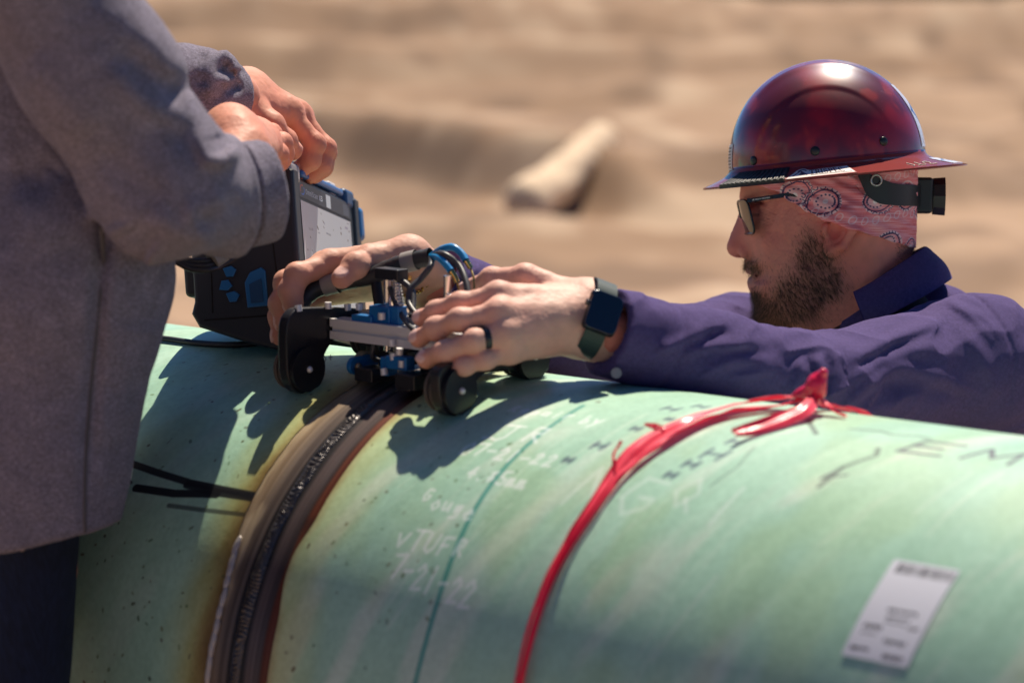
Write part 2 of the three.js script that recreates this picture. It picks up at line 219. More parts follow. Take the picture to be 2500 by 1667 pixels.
const coatTex = canvasTex(TW, THh, (c) => {
  const im = c.createImageData(TW, THh), d = im.data;
  for (let j = 0; j < THh; j++) { const th = TH0 + (j + 0.5) / THh * (TH1 - TH0), eL = edgeL(th), eR = edgeR(th);
    for (let i = 0; i < TW; i++) {
      const t = T0 + (i + 0.5) / TW * (T1 - T0), s = th * 0.00576; // metres round
      const n1 = fbm(t * 7, s * 5, 0, 3), n2 = vnoise(t * 60 + s * 22, s * 11, 3), n3 = vnoise(t * 240, s * 240, 7), n4 = fbm(t * 26 + s * 10, s * 7, 11, 3);
      let R = 160, G = 200, B = 177;
      const right = t > 0 ? 1 : 0; // the right-hand length of pipe is the more worn one
            const chalk = sstep(0.50, 0.72, n4) * (0.18 + 0.32 * right); // rubbed, chalky streaks 
      R = lerp(R, 214, chalk); G = lerp(G, 220, chalk); B = lerp(B, 208, chalk);
      const yel = sstep(0.45, 0.65, fbm(t * 14 + 4, s * 9, 21, 3)) * 0.16; R = lerp(R, 160, yel); G = lerp(G, 178, yel); B = lerp(B, 106, yel);
      const dL = eL - t, dR = t - eR; // scorched coating beside the weld
      if (dL > -0.01) { const q = (dL + 0.05 * (n1 - 0.5) + 0.012 * (n2 - 0.5)); const b1 = 1 - sstep(0.0, 0.075, q); R = lerp(R, 168, b1 * 0.9); G = lerp(G, 160, b1 * 0.9); B = lerp(B, 96, b1 * 0.9); const b2 = 1 - sstep(-0.012, 0.026, q); R = lerp(R, 112, b2); G = lerp(G, 84, b2); B = lerp(B, 48, b2); }
      if (dR > -0.01) { const q = (dR + 0.04 * (n1 - 0.5) + 0.01 * (n2 - 0.5)); const b1 = 1 - sstep(0.0, 0.07, q); R = lerp(R, 190, b1 * 0.6); G = lerp(G, 190, b1 * 0.6); B = lerp(B, 124, b1 * 0.6); const b2 = 1 - sstep(-0.014, 0.012, q); R = lerp(R, 150, b2 * 0.8); G = lerp(G, 104, b2 * 0.8); B = lerp(B, 60, b2 * 0.8); }
      const sp = (n2 - 0.5) * 12 + (n3 - 0.5) * 12; const o = (j * TW + i) * 4;
      d[o] = R + sp; d[o + 1] = G + sp; d[o + 2] = B + sp; d[o + 3] = 255;
    } }
  c.putImageData(im, 0, 0);
  const r = rng(8);
  for (let i = 0; i < 420; i++) { const t = -0.5 + r() * 0.75, th = 5 + r() * 90; c.fillStyle = `rgba(${40 + r() * 40},${50 + r() * 30},${30 + r() * 20},${0.25 + r() * 0.45})`; c.beginPath(); c.ellipse(tx(t), ty(th), 0.6 + r() * 1.6, 0.6 + r() * 3, r() * 3, 0, 7); c.fill(); }
  for (let i = 0; i < 130; i++) { const t = 0.1 + r(), th = 15 + r() * 60; c.strokeStyle = `rgba(225,228,215,${0.06 + r() * 0.16})`; c.lineWidth = 1 + r() * 4; c.beginPath(); c.moveTo(tx(t), ty(th)); c.lineTo(tx(t) + 10 + r() * 26, ty(th) - 40 - r() * 70); c.stroke(); }
  // black marker lines left of the weld
  const mk = (pts, w, al) => { c.strokeStyle = `rgba(18,18,24,${al})`; c.lineWidth = w; c.lineCap = 'round'; c.beginPath(); pts.forEach(([t, th], i) => (i ? c.lineTo(tx(t), ty(th)) : c.moveTo(tx(t), ty(th)))); c.stroke(); };
  mk([[-0.34, 45.4], [-0.25, 46.2], [-0.2, 47.2], [-0.15, 47.9], [-0.1, 48.0], [-0.035, 48.0]], 8, 0.88); mk([[-0.15, 48.4], [-0.1, 48.8], [-0.035, 48.4]], 9, 0.85); mk([[-0.22, 51.0], [-0.16, 50.6], [-0.12, 49.6], [-0.1, 49.2]], 9, 0.9); mk([[-0.34, 47], [-0.25, 48.5], [-0.23, 50.2]], 3, 0.7); mk([[-0.16, 53.1], [-0.1, 52.6], [-0.04, 51.9]], 5, 0.5);
  // teal layout line
  c.strokeStyle = 'rgba(40,128,118,0.62)'; c.lineWidth = 6; c.beginPath(); for (let th = 12; th < 100; th += 2) c.lineTo(tx(0.236 + 0.004 * Math.sin(th * 0.12)), ty(th)); c.stroke();
  // white paint marker
  const wh = 'rgba(236,240,240,0.6)';
  scrawl(c, 'Repair by', 0.168, 15.4, 14, 15, wh, 3.4, 3); scrawl(c, 'JR', 0.185, 21.6, 34, 30, wh, 4.2, 4); scrawl(c, '07-21-22', 0.166, 28.4, 15, 18, wh, 3.6, 5); scrawl(c, '4.85mm', 0.196, 34.2, 13, 16, wh, 3.4, 6);
  scrawl(c, 'Gouge', 0.162, 40.6, 15, 17, wh, 3.2, 7, 0.12); scrawl(c, 'vTUFR', 0.160, 48.6, 18, 21, wh, 3.8, 8); scrawl(c, '7-21-22', 0.168, 53.6, 16, 24, wh, 4, 9, 0.12);
  scrawl(c, 'MG', 0.325, 29.6, 52, 46, 'rgba(230,236,234,0.34)', 5, 10); scrawl(c, 'QI', 0.43, 29.0, 44, 44, 'rgba(230,236,234,0.3)', 5, 12);
  // black stencil and chalk marks
  const bk = 'rgba(35,45,70,0.42)';
  scrawl(c, 'EM', 0.60, 6.2, 68, 36, 'rgba(60,52,70,0.7)', 5, 13, 0.05); mk([[0.53, 5.5], [0.56, 4.6], [0.575, 5.6], [0.6, 4.4], [0.615, 5.2]], 4, 0.35); 
  for (const [t, th, s] of [[0.322, 6.6, 1], [0.345, 3.4, 0.8], [0.305, 23.2, 0.9], [0.29, 28.5, 0.5], [0.325, 17, 0.5], [0.437, 16.4, 1], [0.426, 20.4, 1.3], [0.418, 24.5, 1], [0.41, 28, 0.7], [0.345, 12, 0.4]]) scrawl(c, 'H', t, th, 22 * s, 12 * s, bk, 5, t * 1000);
  mk([[0.474, 3.2], [0.49, 6.5], [0.51, 10.2]], 5, 0.4); mk([[0.585, 12.4], [0.592, 15], [0.575, 20], [0.57, 26]], 5, 0.42); mk([[0.575, 20], [0.565, 24], [0.585, 22]], 4, 0.4);
  mk([[0.47, 18], [0.475, 24], [0.465, 30]], 3, 0.18);
});
coatTex.wrapS = coatTex.wrapT = THREE.ClampToEdgeWrapping;
const coatBump = noiseTex(256, (i, j) => 255 * (0.6 * tileNoise(i, j, 256, 24, 2, 3) + 0.4 * hsh(i, j, 9)));
coatBump.repeat.set(9, 5);
const coatMat = std({ map: coatTex, roughness: 0.42, bumpMap: coatBump, bumpScale: 0.00025, specularIntensity: 0.8 });
function sleeve(ta, tb, tha, thb, nt, nth, r = PR) { // ta, tb: functions of th
  const P = [], N = [], U = [], I = [];
  for (let j = 0; j <= nth; j++) for (let i = 0; i <= nt; i++) { const th = lerp(tha, thb, j / nth), t = lerp(ta(th), tb(th), i / nt), a = th * Math.PI / 180; P.push(...onPipe(t, th, r - PR)); N.push(Math.sin(a) * PN[0], Math.cos(a), Math.sin(a) * PN[2]); U.push((t - T0) / (T1 - T0), 1 - (th - TH0) / (TH1 - TH0)); }
  for (let j = 0; j < nth; j++) for (let i = 0; i < nt; i++) { const a = j * (nt + 1) + i, b = a + 1, c = a + nt + 1, d = c + 1; I.push(a, c, b, b, c, d); }
  const g = new THREE.BufferGeometry(); g.setAttribute('position', new THREE.Float32BufferAttribute(P, 3)); g.setAttribute('normal', new THREE.Float32BufferAttribute(N, 3)); g.setAttribute('uv', new THREE.Float32BufferAttribute(U, 2)); g.setIndex(I); return g;
}
put('coating', sleeve(() => T0, edgeL, TH0, TH1, 4, 360), coatMat, pipe);
put('coating', sleeve(edgeR, () => T1, TH0, TH1, 4, 360), coatMat, pipe);
const plainCoat = std({ color: [0.22, 0.44, 0.27], roughness: 0.45 });
const wall = merge([sleeve(() => T0, edgeL, TH1, TH0 + 360, 1, 120), sleeve(edgeR, () => T1, TH1, TH0 + 360, 1, 120), sleeve(() => -7, () => T0, 0, 360, 1, 200), sleeve(() => T1, () => 6, 0, 360, 1, 200)]);
put('pipe_wall', wall, plainCoat, pipe);
// bare steel each side of the weld
const steelTex = canvasTex(512, 2048, (c, W, Hh) => {
  const im = c.createImageData(W, Hh), d = im.data;
  for (let j = 0; j < Hh; j++) for (let i = 0; i < W; i++) {
    const t = -0.06 + (i + 0.5) / W * 0.12, th = TH0 + (j + 0.5) / Hh * 180, s = th * 0.00576;
    const st = vnoise(t * 330, s * 9, 2), n = fbm(t * 60, s * 16, 5, 3), w = 0.004 * (fbm(s * 12, 3, 3, 3) - 0.5) * 2;
    let c3 = mix3([146, 124, 98], [92, 80, 74], sstep(-0.045, -0.018, t + w)); c3 = mix3(c3, [204, 184, 150], sstep(0.55, 0.75, n) * sstep(-0.012, -0.03, t) * 0.7);
    c3 = mix3(c3, [34, 30, 32], sstep(-0.014, -0.008, t + w * 0.5)); c3 = mix3(c3, [92, 78, 76], sstep(0.009, 0.016, t + w)); c3 = mix3(c3, [58, 48, 48], sstep(0.02, 0.03, t + w) * 0.7); c3 = mix3(c3, [92, 38, 16], sstep(0.031, 0.037, t + w)); c3 = mix3(c3, [40, 18, 12], sstep(0.5, 0.7, fbm(s * 20, t * 30, 9, 2)) * sstep(0.03, 0.036, t) * 0.6);
    const q = (st - 0.5) * 34 + (hsh(i, j, 4) - 0.5) * 16, o = (j * W + i) * 4; d[o] = c3[0] + q; d[o + 1] = c3[1] + q; d[o + 2] = c3[2] + q; d[o + 3] = 255;
  }
  c.putImageData(im, 0, 0);
});
steelTex.wrapS = steelTex.wrapT = THREE.ClampToEdgeWrapping;
{
  const g = sleeve(() => -0.058, () => 0.056, TH0, TH1, 6, 240, PR - 0.0009), u = g.attributes.uv, p = g.attributes.position;
  for (let i = 0; i < u.count; i++) { const t = T0 + u.getX(i) * (T1 - T0); u.setX(i, (t + 0.06) / 0.12); }
  put('bare_steel_band', g, std({ map: steelTex, roughness: 0.48, metalness: 0.25, bumpMap: steelTex, bumpScale: 0.0006 }), pipe);
  put('bare_steel_band', sleeve(() => -0.058, () => 0.056, TH1, TH0 + 360, 1, 120, PR - 0.0009), std({ color: [0.12, 0.09, 0.08], roughness: 0.5, metalness: 0.3 }), pipe);
  // weld bead: overlapping ripples
  const P = [], I = [], nA = 2600, nB = 14;
  for (let j = 0; j <= nA; j++) for (let i = 0; i <= nB; i++) {
    const th = lerp(TH0, TH1, j / nA), b = i / nB * 2 - 1, s = th * 0.00576, wob = 0.0016 * (fbm(s * 40, 1, 1, 3) - 0.5) * 2, w = 0.0078 * (0.9 + 0.3 * fbm(s * 60, 4, 2, 2));
    const ph = (s / 0.0046 + 1.1 * b * b + 3.2 * fbm(s * 55, b * 0.8, 3, 3)) % 1, rip = Math.pow(Math.abs(((ph + 1) % 1) - 0.5) * 2, 0.8) * (0.3 + 1.2 * vnoise(s * 130, b * 2, 6));
    const h = -0.002 + 0.0042 * Math.sqrt(Math.max(0, 1 - b * b)) * (0.75 + 0.35 * rip) + 0.0006 * (vnoise(s * 420, b * 4, 9) - 0.5);
    P.push(...onPipe(0.001 + wob + b * w, th, h));
  }
  for (let j = 0; j < nA; j++) for (let i = 0; i < nB; i++) { const a = j * (nB + 1) + i, b = a + 1, c = a + nB + 1, d = c + 1; I.push(a, c, b, b, c, d); }
  const wg = new THREE.BufferGeometry(); wg.setAttribute('position', new THREE.Float32BufferAttribute(P, 3)); wg.setIndex(I); wg.computeVertexNormals();
  put('weld_bead', wg, std({ color: [0.09, 0.08, 0.08], roughness: 0.36, metalness: 0.6 }), pipe);
  // chipped rim of coating along the lower left edge of the weld
  const r = rng(31), chips = [];
  for (let th = 58; th < 86; th += 1.6 + r() * 1.4) { const q = new THREE.IcosahedronGeometry(0.0055, 1); q.scale(0.7, 1.5 + r(), 0.5); const m = basis(onPipe(edgeL(th) + 0.004, th, 0.0006), PA, nrm3(sub3(onPipe(0, th + 1), onPipe(0, th)))); q.applyMatrix4(m); q.computeVertexNormals(); chips.push(q); }
  put('weld_spatter', merge(chips), std({ color: [0.42, 0.38, 0.36], roughness: 0.4, metalness: 0.2 }), pipe);
}
// pasted paper label
{
  const lt = canvasTex(256, 400, (c, W, Hh) => {
    c.fillStyle = '#d9dbe6'; c.fillRect(0, 0, W, Hh); const r = rng(3); c.fillStyle = '#23242e';
    for (let x = 28; x < W - 14;) { const w = 2 + r() * 5; c.fillRect(x, 12, w, 44); x += w + 2 + r() * 5; }
    for (const [x, y, w, h] of [[86, 196, 110, 14], [96, 224, 84, 13], [30, 268, 70, 20], [190, 252, 38, 16], [128, 312, 84, 20], [20, 356, 66, 18], [150, 366, 78, 20], [98, 246, 80, 8], [32, 300, 56, 8]]) for (let q = 0; q < w; q += 9) { c.fillRect(x + q, y + r() * 3, 5 + r() * 3, h * (0.6 + 0.4 * r())); }
    for (let i = 0; i < 500; i++) { c.fillStyle = `rgba(120,120,140,${r() * 0.14})`; c.fillRect(r() * W, r() * Hh, 1 + r() * 6, 1 + r() * 3); }
  });
  const g = sleeve((th) => 0.686 - 0.009 * (th - 38.6) / 16, (th) => 0.749 - 0.009 * (th - 38.6) / 16, 38.4, 55.2, 6, 20, PR + 0.0008), u = g.attributes.uv;
  for (let j = 0, k = 0; j <= 20; j++) for (let i = 0; i <= 6; i++, k++) u.setXY(k, i / 6, 1 - j / 20);
  tag(put('paper_label', g, std({ map: lt, roughness: 0.7 })), 'white barcode label pasted on the flank of the green pipe', 'label');
}

// ---------- body kit ----------
const skinTone = (base, x, y, z) => { const n = fbm(x * 110, y * 90, z * 90, 3), m = fbm(x * 22, y * 22, z * 22, 2); return [base[0] * (0.86 + 0.28 * n), base[1] * (0.80 + 0.2 * n + 0.22 * m), base[2] * (0.80 + 0.2 * n + 0.22 * m)]; };
// A hand from its joints: wrist [thumb side, middle, little-finger side], four fingers [knuckle, joint, joint, tip], thumb [root, knuckle, joint, tip]
function hand(s) {
  const up = nrm3(s.dorsal), fr = (s.fr || [0.0088, 0.0092, 0.0088, 0.0076]).map((q) => q * 1.1), W = s.wrist, rw = s.rw || 0.021;
  const palm = uni(0.022, [rc(W[0], s.fingers[0][0], rw * 0.9, s.smooth || 0.0125), rc(W[1], s.fingers[1][0], rw, s.smooth || 0.0128), rc(W[1], s.fingers[2][0], rw, s.smooth || 0.0122), rc(W[2], s.fingers[3][0], rw * 0.9, 0.0115), rc(W[0], W[2], rw, rw)]);
  const arm = s.arm ? uni(0.02, [rc(W[0], add3(s.arm, mul3(sub3(W[0], W[1]), 1.2)), rw * 0.98, s.armR * 0.9), rc(W[2], add3(s.arm, mul3(sub3(W[2], W[1]), 1.2)), rw * 0.98, s.armR * 0.9)]) : null;
  const segs = [], nails = [], creases = [];
  const chainOf = (f, r, isThumb) => {
    const rs = isThumb ? [r * 1.45, r * 1.2, r * 1.08, r * 0.85] : [r * 1.16, r * 1.03, r * 0.95, r * 0.80];
    const parts = f.slice(1).map((p, i) => rc(f[i], p, rs[i], rs[i + 1]));
    f.slice(1, -1).forEach((p, i) => parts.push(ell(add3(p, mul3(up, r * 0.06)), [r * 1.02, r * 1.02, r * 1.03])));
    const t = f[f.length - 1], q = f[f.length - 2], dir = nrm3(sub3(t, q)), du = (isThumb && s.thumbUp) || up, dn = nrm3(sub3(du, mul3(dir, dot3(du, dir)))), side = cross3(dir, dn);
    parts.push(ell(sub3(t, mul3(dn, r * 0.15)), [r * 0.95, r * 0.82, r * 0.78], dir, side)); // pad
    const nc = add3(add3(t, mul3(dn, r * 0.66)), mul3(dir, -r * 0.02));
    nails.push({ f: ell(nc, [r * 0.86, r * 0.66, r * 0.27], dir, side), c: nc, r });
    f.slice(1, -1).forEach((p) => creases.push({ p: add3(p, mul3(up, r * 0.9)), r, d: dir }));
    segs.push(...f.slice(1).map((p, i) => [f[i], p]));
    return uni(r * 0.7, parts);
  };
  const fingers = s.fingers.map((f, i) => chainOf(f, fr[i])), thumb = s.thumb ? chainOf(s.thumb, s.tr || 0.0105, true) : null;
  const thenar = s.thumb ? rc(W[0], s.thumb[1], rw * 0.8, 0.0145) : null;
  const kn = s.fingers.map((f) => ell(add3(f[0], mul3(up, 0.0035)), [0.0108, 0.0108, 0.0085]));
  const tendons = s.fingers.map((f, i) => { const a = add3(lerp3(W[i < 2 ? (i ? 1 : 0) : i > 2 ? 2 : 1], f[0], 0.3), mul3(up, 0.018)), b = add3(f[0], mul3(up, 0.0125)); return [a, b]; });
  const base = (x, y, z) => {
    let d = palm(x, y, z); if (arm) d = smin(d, arm(x, y, z), 0.012);
    if (!s.smooth) for (const k of kn) d = smin(d, k(x, y, z), 0.012);
    if (thenar) d = smin(d, thenar(x, y, z), 0.014);
    let fd = 1e9; for (const f of fingers) fd = smin(fd, f(x, y, z), 0.0014);
    d = smin(d, fd, 0.007);
    if (thumb) d = smin(d, thumb(x, y, z), 0.0055);
    return d;
  };
  const fn = (x, y, z) => {
    let d = base(x, y, z);
    if (Math.abs(d) < 0.01) {
      for (const n of nails) { const e = n.f(x, y, z); d = smin(d, e, 0.0006); }
      for (const [a, b] of tendons) { const [q] = segDist([x, y, z], a, b); d -= 0.0010 * Math.exp(-q * q / 0.000024); }
      for (const c of creases) { const v = [x - c.p[0], y - c.p[1], z - c.p[2]], q = dot3(v, v); if (q < c.r * c.r * 2) d += 0.00018 * Math.cos(dot3(v, c.d) * 2600) * Math.exp(-q / (c.r * c.r * 0.6)); }
      d += 0.0005 * (fbm(x * 260, y * 260, z * 260, 2) - 0.5) + 0.0016 * (fbm(x * 60, y * 60, z * 60, 2) - 0.5);
    }
    return d;
  };
  const tone = s.tone || [0.56, 0.33, 0.25];
  const color = (x, y, z) => {
    let c = skinTone(tone, x, y, z); const p = [x, y, z];
    for (const n of nails) if (n.f(x, y, z) < 0.0004) return [tone[0] * 1.22, tone[1] * 1.38, tone[2] * 1.6];
    for (const f of [...s.fingers, ...(s.thumb ? [s.thumb] : [])]) { const t = f[f.length - 1], q = len3(sub3(p, t)); c = mix3(c, [tone[0] * 1.02, tone[1] * 0.68, tone[2] * 0.62], Math.exp(-q * q / 0.00016) * 0.8); for (const j of f.slice(0, -1)) { const k = len3(sub3(p, j)); c = mix3(c, [tone[0] * 0.92, tone[1] * 0.74, tone[2] * 0.70], Math.exp(-k * k / 0.00022) * 0.55); } }
    if (s.patch) for (const m of s.patch) { const k = len3(sub3(p, m.p)); c = mix3(c, m.c, sstep(m.r, m.r * 0.75, k + 0.004 * (fbm(x * 300, y * 300, z * 300, 2) - 0.5)) * m.a); }
    return c;
  };
  const all = [...W, ...s.fingers.flat(), ...(s.thumb || []), ...(s.arm ? [s.arm] : [])], lo = [0, 1, 2].map((i) => Math.min(...all.map((p) => p[i])) - 0.04), hi = [0, 1, 2].map((i) => Math.max(...all.map((p) => p[i])) + 0.04);
  return { fn, geo: meshSDF(fn, lo, hi, s.cell || 0.0017, { color }) };
}
const lerp3 = (a, b, t) => mix3(a, b, t);
const foldField = (folds) => { // soft ridges and grooves along lines in the cloth
  const F = folds.map(([h, w, ...pts]) => { const c = new THREE.CatmullRomCurve3(pts.map(V)), q = c.getPoints(pts.length * 4).map((p) => p.toArray()); const lo = [0, 1, 2].map((i) => Math.min(...q.map((p) => p[i])) - w * 3), hi = [0, 1, 2].map((i) => Math.max(...q.map((p) => p[i])) + w * 3); lo[2] -= 0.06; hi[2] += 0.06; return { h, w, q, lo, hi }; });
  return (x, y, z) => {
    let d = 0;
    for (const f of F) {
      if (x < f.lo[0] || x > f.hi[0] || y < f.lo[1] || y > f.hi[1] || z < f.lo[2] || z > f.hi[2]) continue;
      let m = 1e9, u = 0; const n = f.q.length - 1;
      for (let i = 0; i < n; i++) { const a = f.q[i], b = f.q[i + 1], ax = b[0] - a[0], ay = b[1] - a[1], az = (b[2] - a[2]) * 0.22, px = x - a[0], py = y - a[1], pz = (z - a[2]) * 0.22; const k = clamp((px * ax + py * ay + pz * az) / (ax * ax + ay * ay + az * az || 1e-9), 0, 1), e = (px - ax * k) ** 2 + (py - ay * k) ** 2 + (pz - az * k) ** 2; if (e < m) { m = e; u = (i + k) / n; } }
      d += f.h * Math.exp(-m / (f.w * f.w)) * Math.min(1, Math.sin(Math.PI * clamp(u, 0.02, 0.98)) * 1.7);
    }
    return d;
  };
};
const skinMat = std({ vertexColors: true, roughness: 0.55, specularIntensity: 0.5 });

// ---------- person crouching behind the pipe ----------
const HR = [0.99224, 0, 0.1243], HU = [0.0127, 0.99477, -0.10137], HT = [-0.12365, 0.10216, 0.98705], H0 = [0.3704,1.014,-2.9568];
const hw = (x, y, z) => [H0[0] + HR[0] * x + HU[0] * y + HT[0] * z, H0[1] + HR[1] * x + HU[1] * y + HT[1] * z, H0[2] + HR[2] * x + HU[2] * y + HT[2] * z]; // head frame: x back, y up, z to his left
const headMatrix = new THREE.Matrix4().makeBasis(V(HR), V(HU), V(HT)).setPosition(V(H0));
const worker = thing('person', 'person crouching behind the pipe in a navy work shirt, pink bandana and beard', 'person', null);
const profile = [[-0.0891,0.0985],[-0.0861,0.1263],[-0.0664,0.1566],[-0.031,0.173],[0.0094,0.1781],[0.0499,0.173],[0.0903,0.1528],[0.1125,0.1237],[0.1201,0.0884],[0.1216,0.048],[0.1196,0.0176],[0.115,-0.0076],[0.1105,-0.0278],[0.1085,-0.0506],[0.108,-0.0784],[0.1105,-0.1137],[0.1105,-0.1643],[0.0019,-0.1643],[-0.0027,-0.139],[-0.0133,-0.1276],[-0.0259,-0.1208],[-0.0411,-0.1168],[-0.0588,-0.1125],[-0.0701,-0.1041],[-0.0744,-0.0935],[-0.0739,-0.0834],[-0.0755,-0.0753],[-0.08,-0.0652],[-0.0835,-0.0581],[-0.0843,-0.0531],[-0.0825,-0.048],[-0.078,-0.0445],[-0.084,-0.0412],[-0.0876,-0.0379],[-0.0886,-0.0324],[-0.0881,-0.0266],[-0.0871,-0.0228],[-0.0936,-0.0235],[-0.1005,-0.0225],[-0.1058,-0.0192],[-0.1093,-0.0142],[-0.1101,-0.0081],[-0.1078,0.0005],[-0.1032,0.0116],[-0.0982,0.0237],[-0.0947,0.0341],[-0.0947,0.0429],[-0.0954,0.0517],[-0.0941,0.0631],[-0.0916,0.0808]];
const widths = [[[-0.108,-0.0101],12],[[-0.1005,0.005],12.5],[[-0.0947,0.0214],11],[[-0.0967,-0.0165],15],[[-0.0878,-0.0127],18],[[-0.0845,-0.0197],17],[[-0.0931,0.0404],16],[[-0.0878,0.053],44],[[-0.0853,0.0656],56],[[-0.082,0.029],27],[[-0.0752,0.0341],40],[[-0.0752,0.0252],40],[[-0.0651,0.0429],55],[[-0.0512,0.0379],62],[[-0.031,0.048],67],[[-0.0785,0.0113],34],[[-0.081,-0.0038],26],[[-0.0676,-0.0026],49],[[-0.0512,0.005],60],[[-0.031,0.005],66],[[-0.0083,0.0126],69],[[0.012,0.0126],72],[[-0.0815,-0.0291],24],[[-0.0734,-0.0443],33],[[-0.0853,-0.0354],20],[[-0.0638,-0.0278],46],[[-0.0461,-0.0253],56],[[-0.0209,-0.0203],63],[[0.0044,-0.0203],67],[[-0.0803,-0.0544],22],[[-0.0701,-0.0607],37],[[-0.0727,-0.0784],29],[[-0.0651,-0.0973],32],[[-0.0537,-0.0632],48],[[-0.031,-0.0581],56],[[-0.0083,-0.0506],61],[[-0.036,-0.096],46],[[-0.0158,-0.0834],53],[[0.0044,-0.0632],58],[[0.0195,-0.043],62],[[0.0019,-0.1061],50],[[0.0296,-0.0784],57],[[0.0549,-0.0506],63],[[0.0296,-0.1264],62],[[0.0675,-0.1011],65],[[0.0928,-0.0758],58],[[-0.0083,-0.139],54],[[0.0802,-0.0253],64],[[0.0549,0.0126],74],[[0.0928,0.0252],68],[[0.1054,-0],60],[[0.0423,0.0631],76],[[0.0928,0.0757],70],[[0.0044,0.0757],75],[[-0.0335,0.0833],70],[[0.0044,0.1389],66],[[0.0675,0.1389],62],[[-0.0638,0.0884],62],[[-0.0588,0.1263],52],[[0.0195,-0.1592],66],[[0.0928,-0.1541],66]];
const rounds = [[[-0.1093,-0.0089],12],[[-0.0967,0.0227],10],[[-0.0891,-0.0203],12],[[-0.0941,0.053],36],[[-0.0866,0.1136],55],[[0.0044,0.1743],62],[[0.1181,0.0631],60],[[0.113,-0.0127],52],[[0.108,-0.0885],52],[[-0.0007,-0.1516],40],[[-0.031,-0.1188],22],[[-0.0664,-0.1087],24],[[-0.0739,-0.0859],22],[[-0.084,-0.0544],16],[[-0.0878,-0.0341],17],[[-0.0588,-0.0379],30]];
function tps(pts) { // thin-plate fit
  const n = pts.length, M = n + 3, A = Array.from({ length: M }, () => new Float64Array(M + 1)), phi = (r2) => (r2 < 1e-12 ? 0 : r2 * Math.log(r2));
  for (let i = 0; i < n; i++) { for (let j = 0; j < n; j++) A[i][j] = phi((pts[i][0][0] - pts[j][0][0]) ** 2 + (pts[i][0][1] - pts[j][0][1]) ** 2); A[i][i] += 2e-6; A[i][n] = A[n][i] = 1; A[i][n + 1] = A[n + 1][i] = pts[i][0][0]; A[i][n + 2] = A[n + 2][i] = pts[i][0][1]; A[i][M] = pts[i][1] / 1000; }
  for (let c = 0; c < M; c++) { let p = c; for (let r = c + 1; r < M; r++) if (Math.abs(A[r][c]) > Math.abs(A[p][c])) p = r; [A[c], A[p]] = [A[p], A[c]]; for (let r = 0; r < M; r++) if (r !== c) { const f = A[r][c] / A[c][c]; if (f) for (let k = c; k <= M; k++) A[r][k] -= f * A[c][k]; } }
  const w = A.map((r, i) => r[M] / r[i]); return (x, y) => { let s = w[n] + w[n + 1] * x + w[n + 2] * y; for (let i = 0; i < n; i++) s += w[i] * phi((x - pts[i][0][0]) ** 2 + (y - pts[i][0][1]) ** 2); return s; };
}
const HG = { x0: -0.14, y0: -0.22, n: 280, m: 440, s: 0.001 }, hW = new Float32Array(HG.n * HG.m), hD = new Float32Array(HG.n * HG.m), hRd = new Float32Array(HG.n * HG.m);
{
  const wf = tps(widths), prof = new THREE.CatmullRomCurve3(profile.map((p) => new THREE.Vector3(p[0], p[1], 0)), true, 'catmullrom', 0.4).getPoints(300);
  for (let j = 0; j < HG.m; j++) for (let i = 0; i < HG.n; i++) {
    const x = HG.x0 + i * HG.s, y = HG.y0 + j * HG.s; let m = 1e9, inside = false;
    for (let a = 0, b = prof.length - 1; a < prof.length; b = a++) { const A = prof[a], B = prof[b], ex = B.x - A.x, ey = B.y - A.y, k = clamp(((x - A.x) * ex + (y - A.y) * ey) / (ex * ex + ey * ey || 1e-12), 0, 1), q = (x - A.x - ex * k) ** 2 + (y - A.y - ey * k) ** 2; if (q < m) m = q; if ((A.y > y) !== (B.y > y) && x < (B.x - A.x) * (y - A.y) / (B.y - A.y) + A.x) inside = !inside; }
    let rs = 0, rwt = 0; for (const [p, r] of rounds) { const w = 1 / (((x - p[0]) ** 2 + (y - p[1]) ** 2) ** 1.5 + 1e-9); rs += w * r; rwt += w; }
    hD[j * HG.n + i] = Math.sqrt(m) * (inside ? 1 : -1); hW[j * HG.n + i] = clamp(wf(x, y), 0.007, 0.085); hRd[j * HG.n + i] = rs / rwt / 1000;
  }
}
const hgrid = (A, x, y) => { const u = clamp((x - HG.x0) / HG.s, 0, HG.n - 1.01), v = clamp((y - HG.y0) / HG.s, 0, HG.m - 1.01), i = u | 0, j = v | 0, a = u - i, b = v - j, o = j * HG.n + i; return lerp(lerp(A[o], A[o + 1], a), lerp(A[o + HG.n], A[o + HG.n + 1], a), b); };
const skull = (x, y, z) => { const D = hgrid(hD, x, y), W = hgrid(hW, x, y), r = hgrid(hRd, x, y), ex = Math.max(0, 1 - D / r), ez = Math.abs(z) / W; return (Math.sqrt(ex * ex + ez * ez) - 1) * Math.min(r, W); };
const mir = (f) => (x, y, z) => f(x, y, Math.abs(z));
const E0 = [-0.0752,0.0298], EAR = [0.0259,0.0088], LOBE = [0.0165,-0.0089], CON = [0.0165,0.0121], ALA = [-0.0871,-0.0157], NOS = [-0.0911,-0.0218], CHK = [-0.0752,-0.0278], LIPU = [-0.0853,-0.0389], LIPL = [-0.081,-0.0511], MTH = [-0.0727,-0.044];
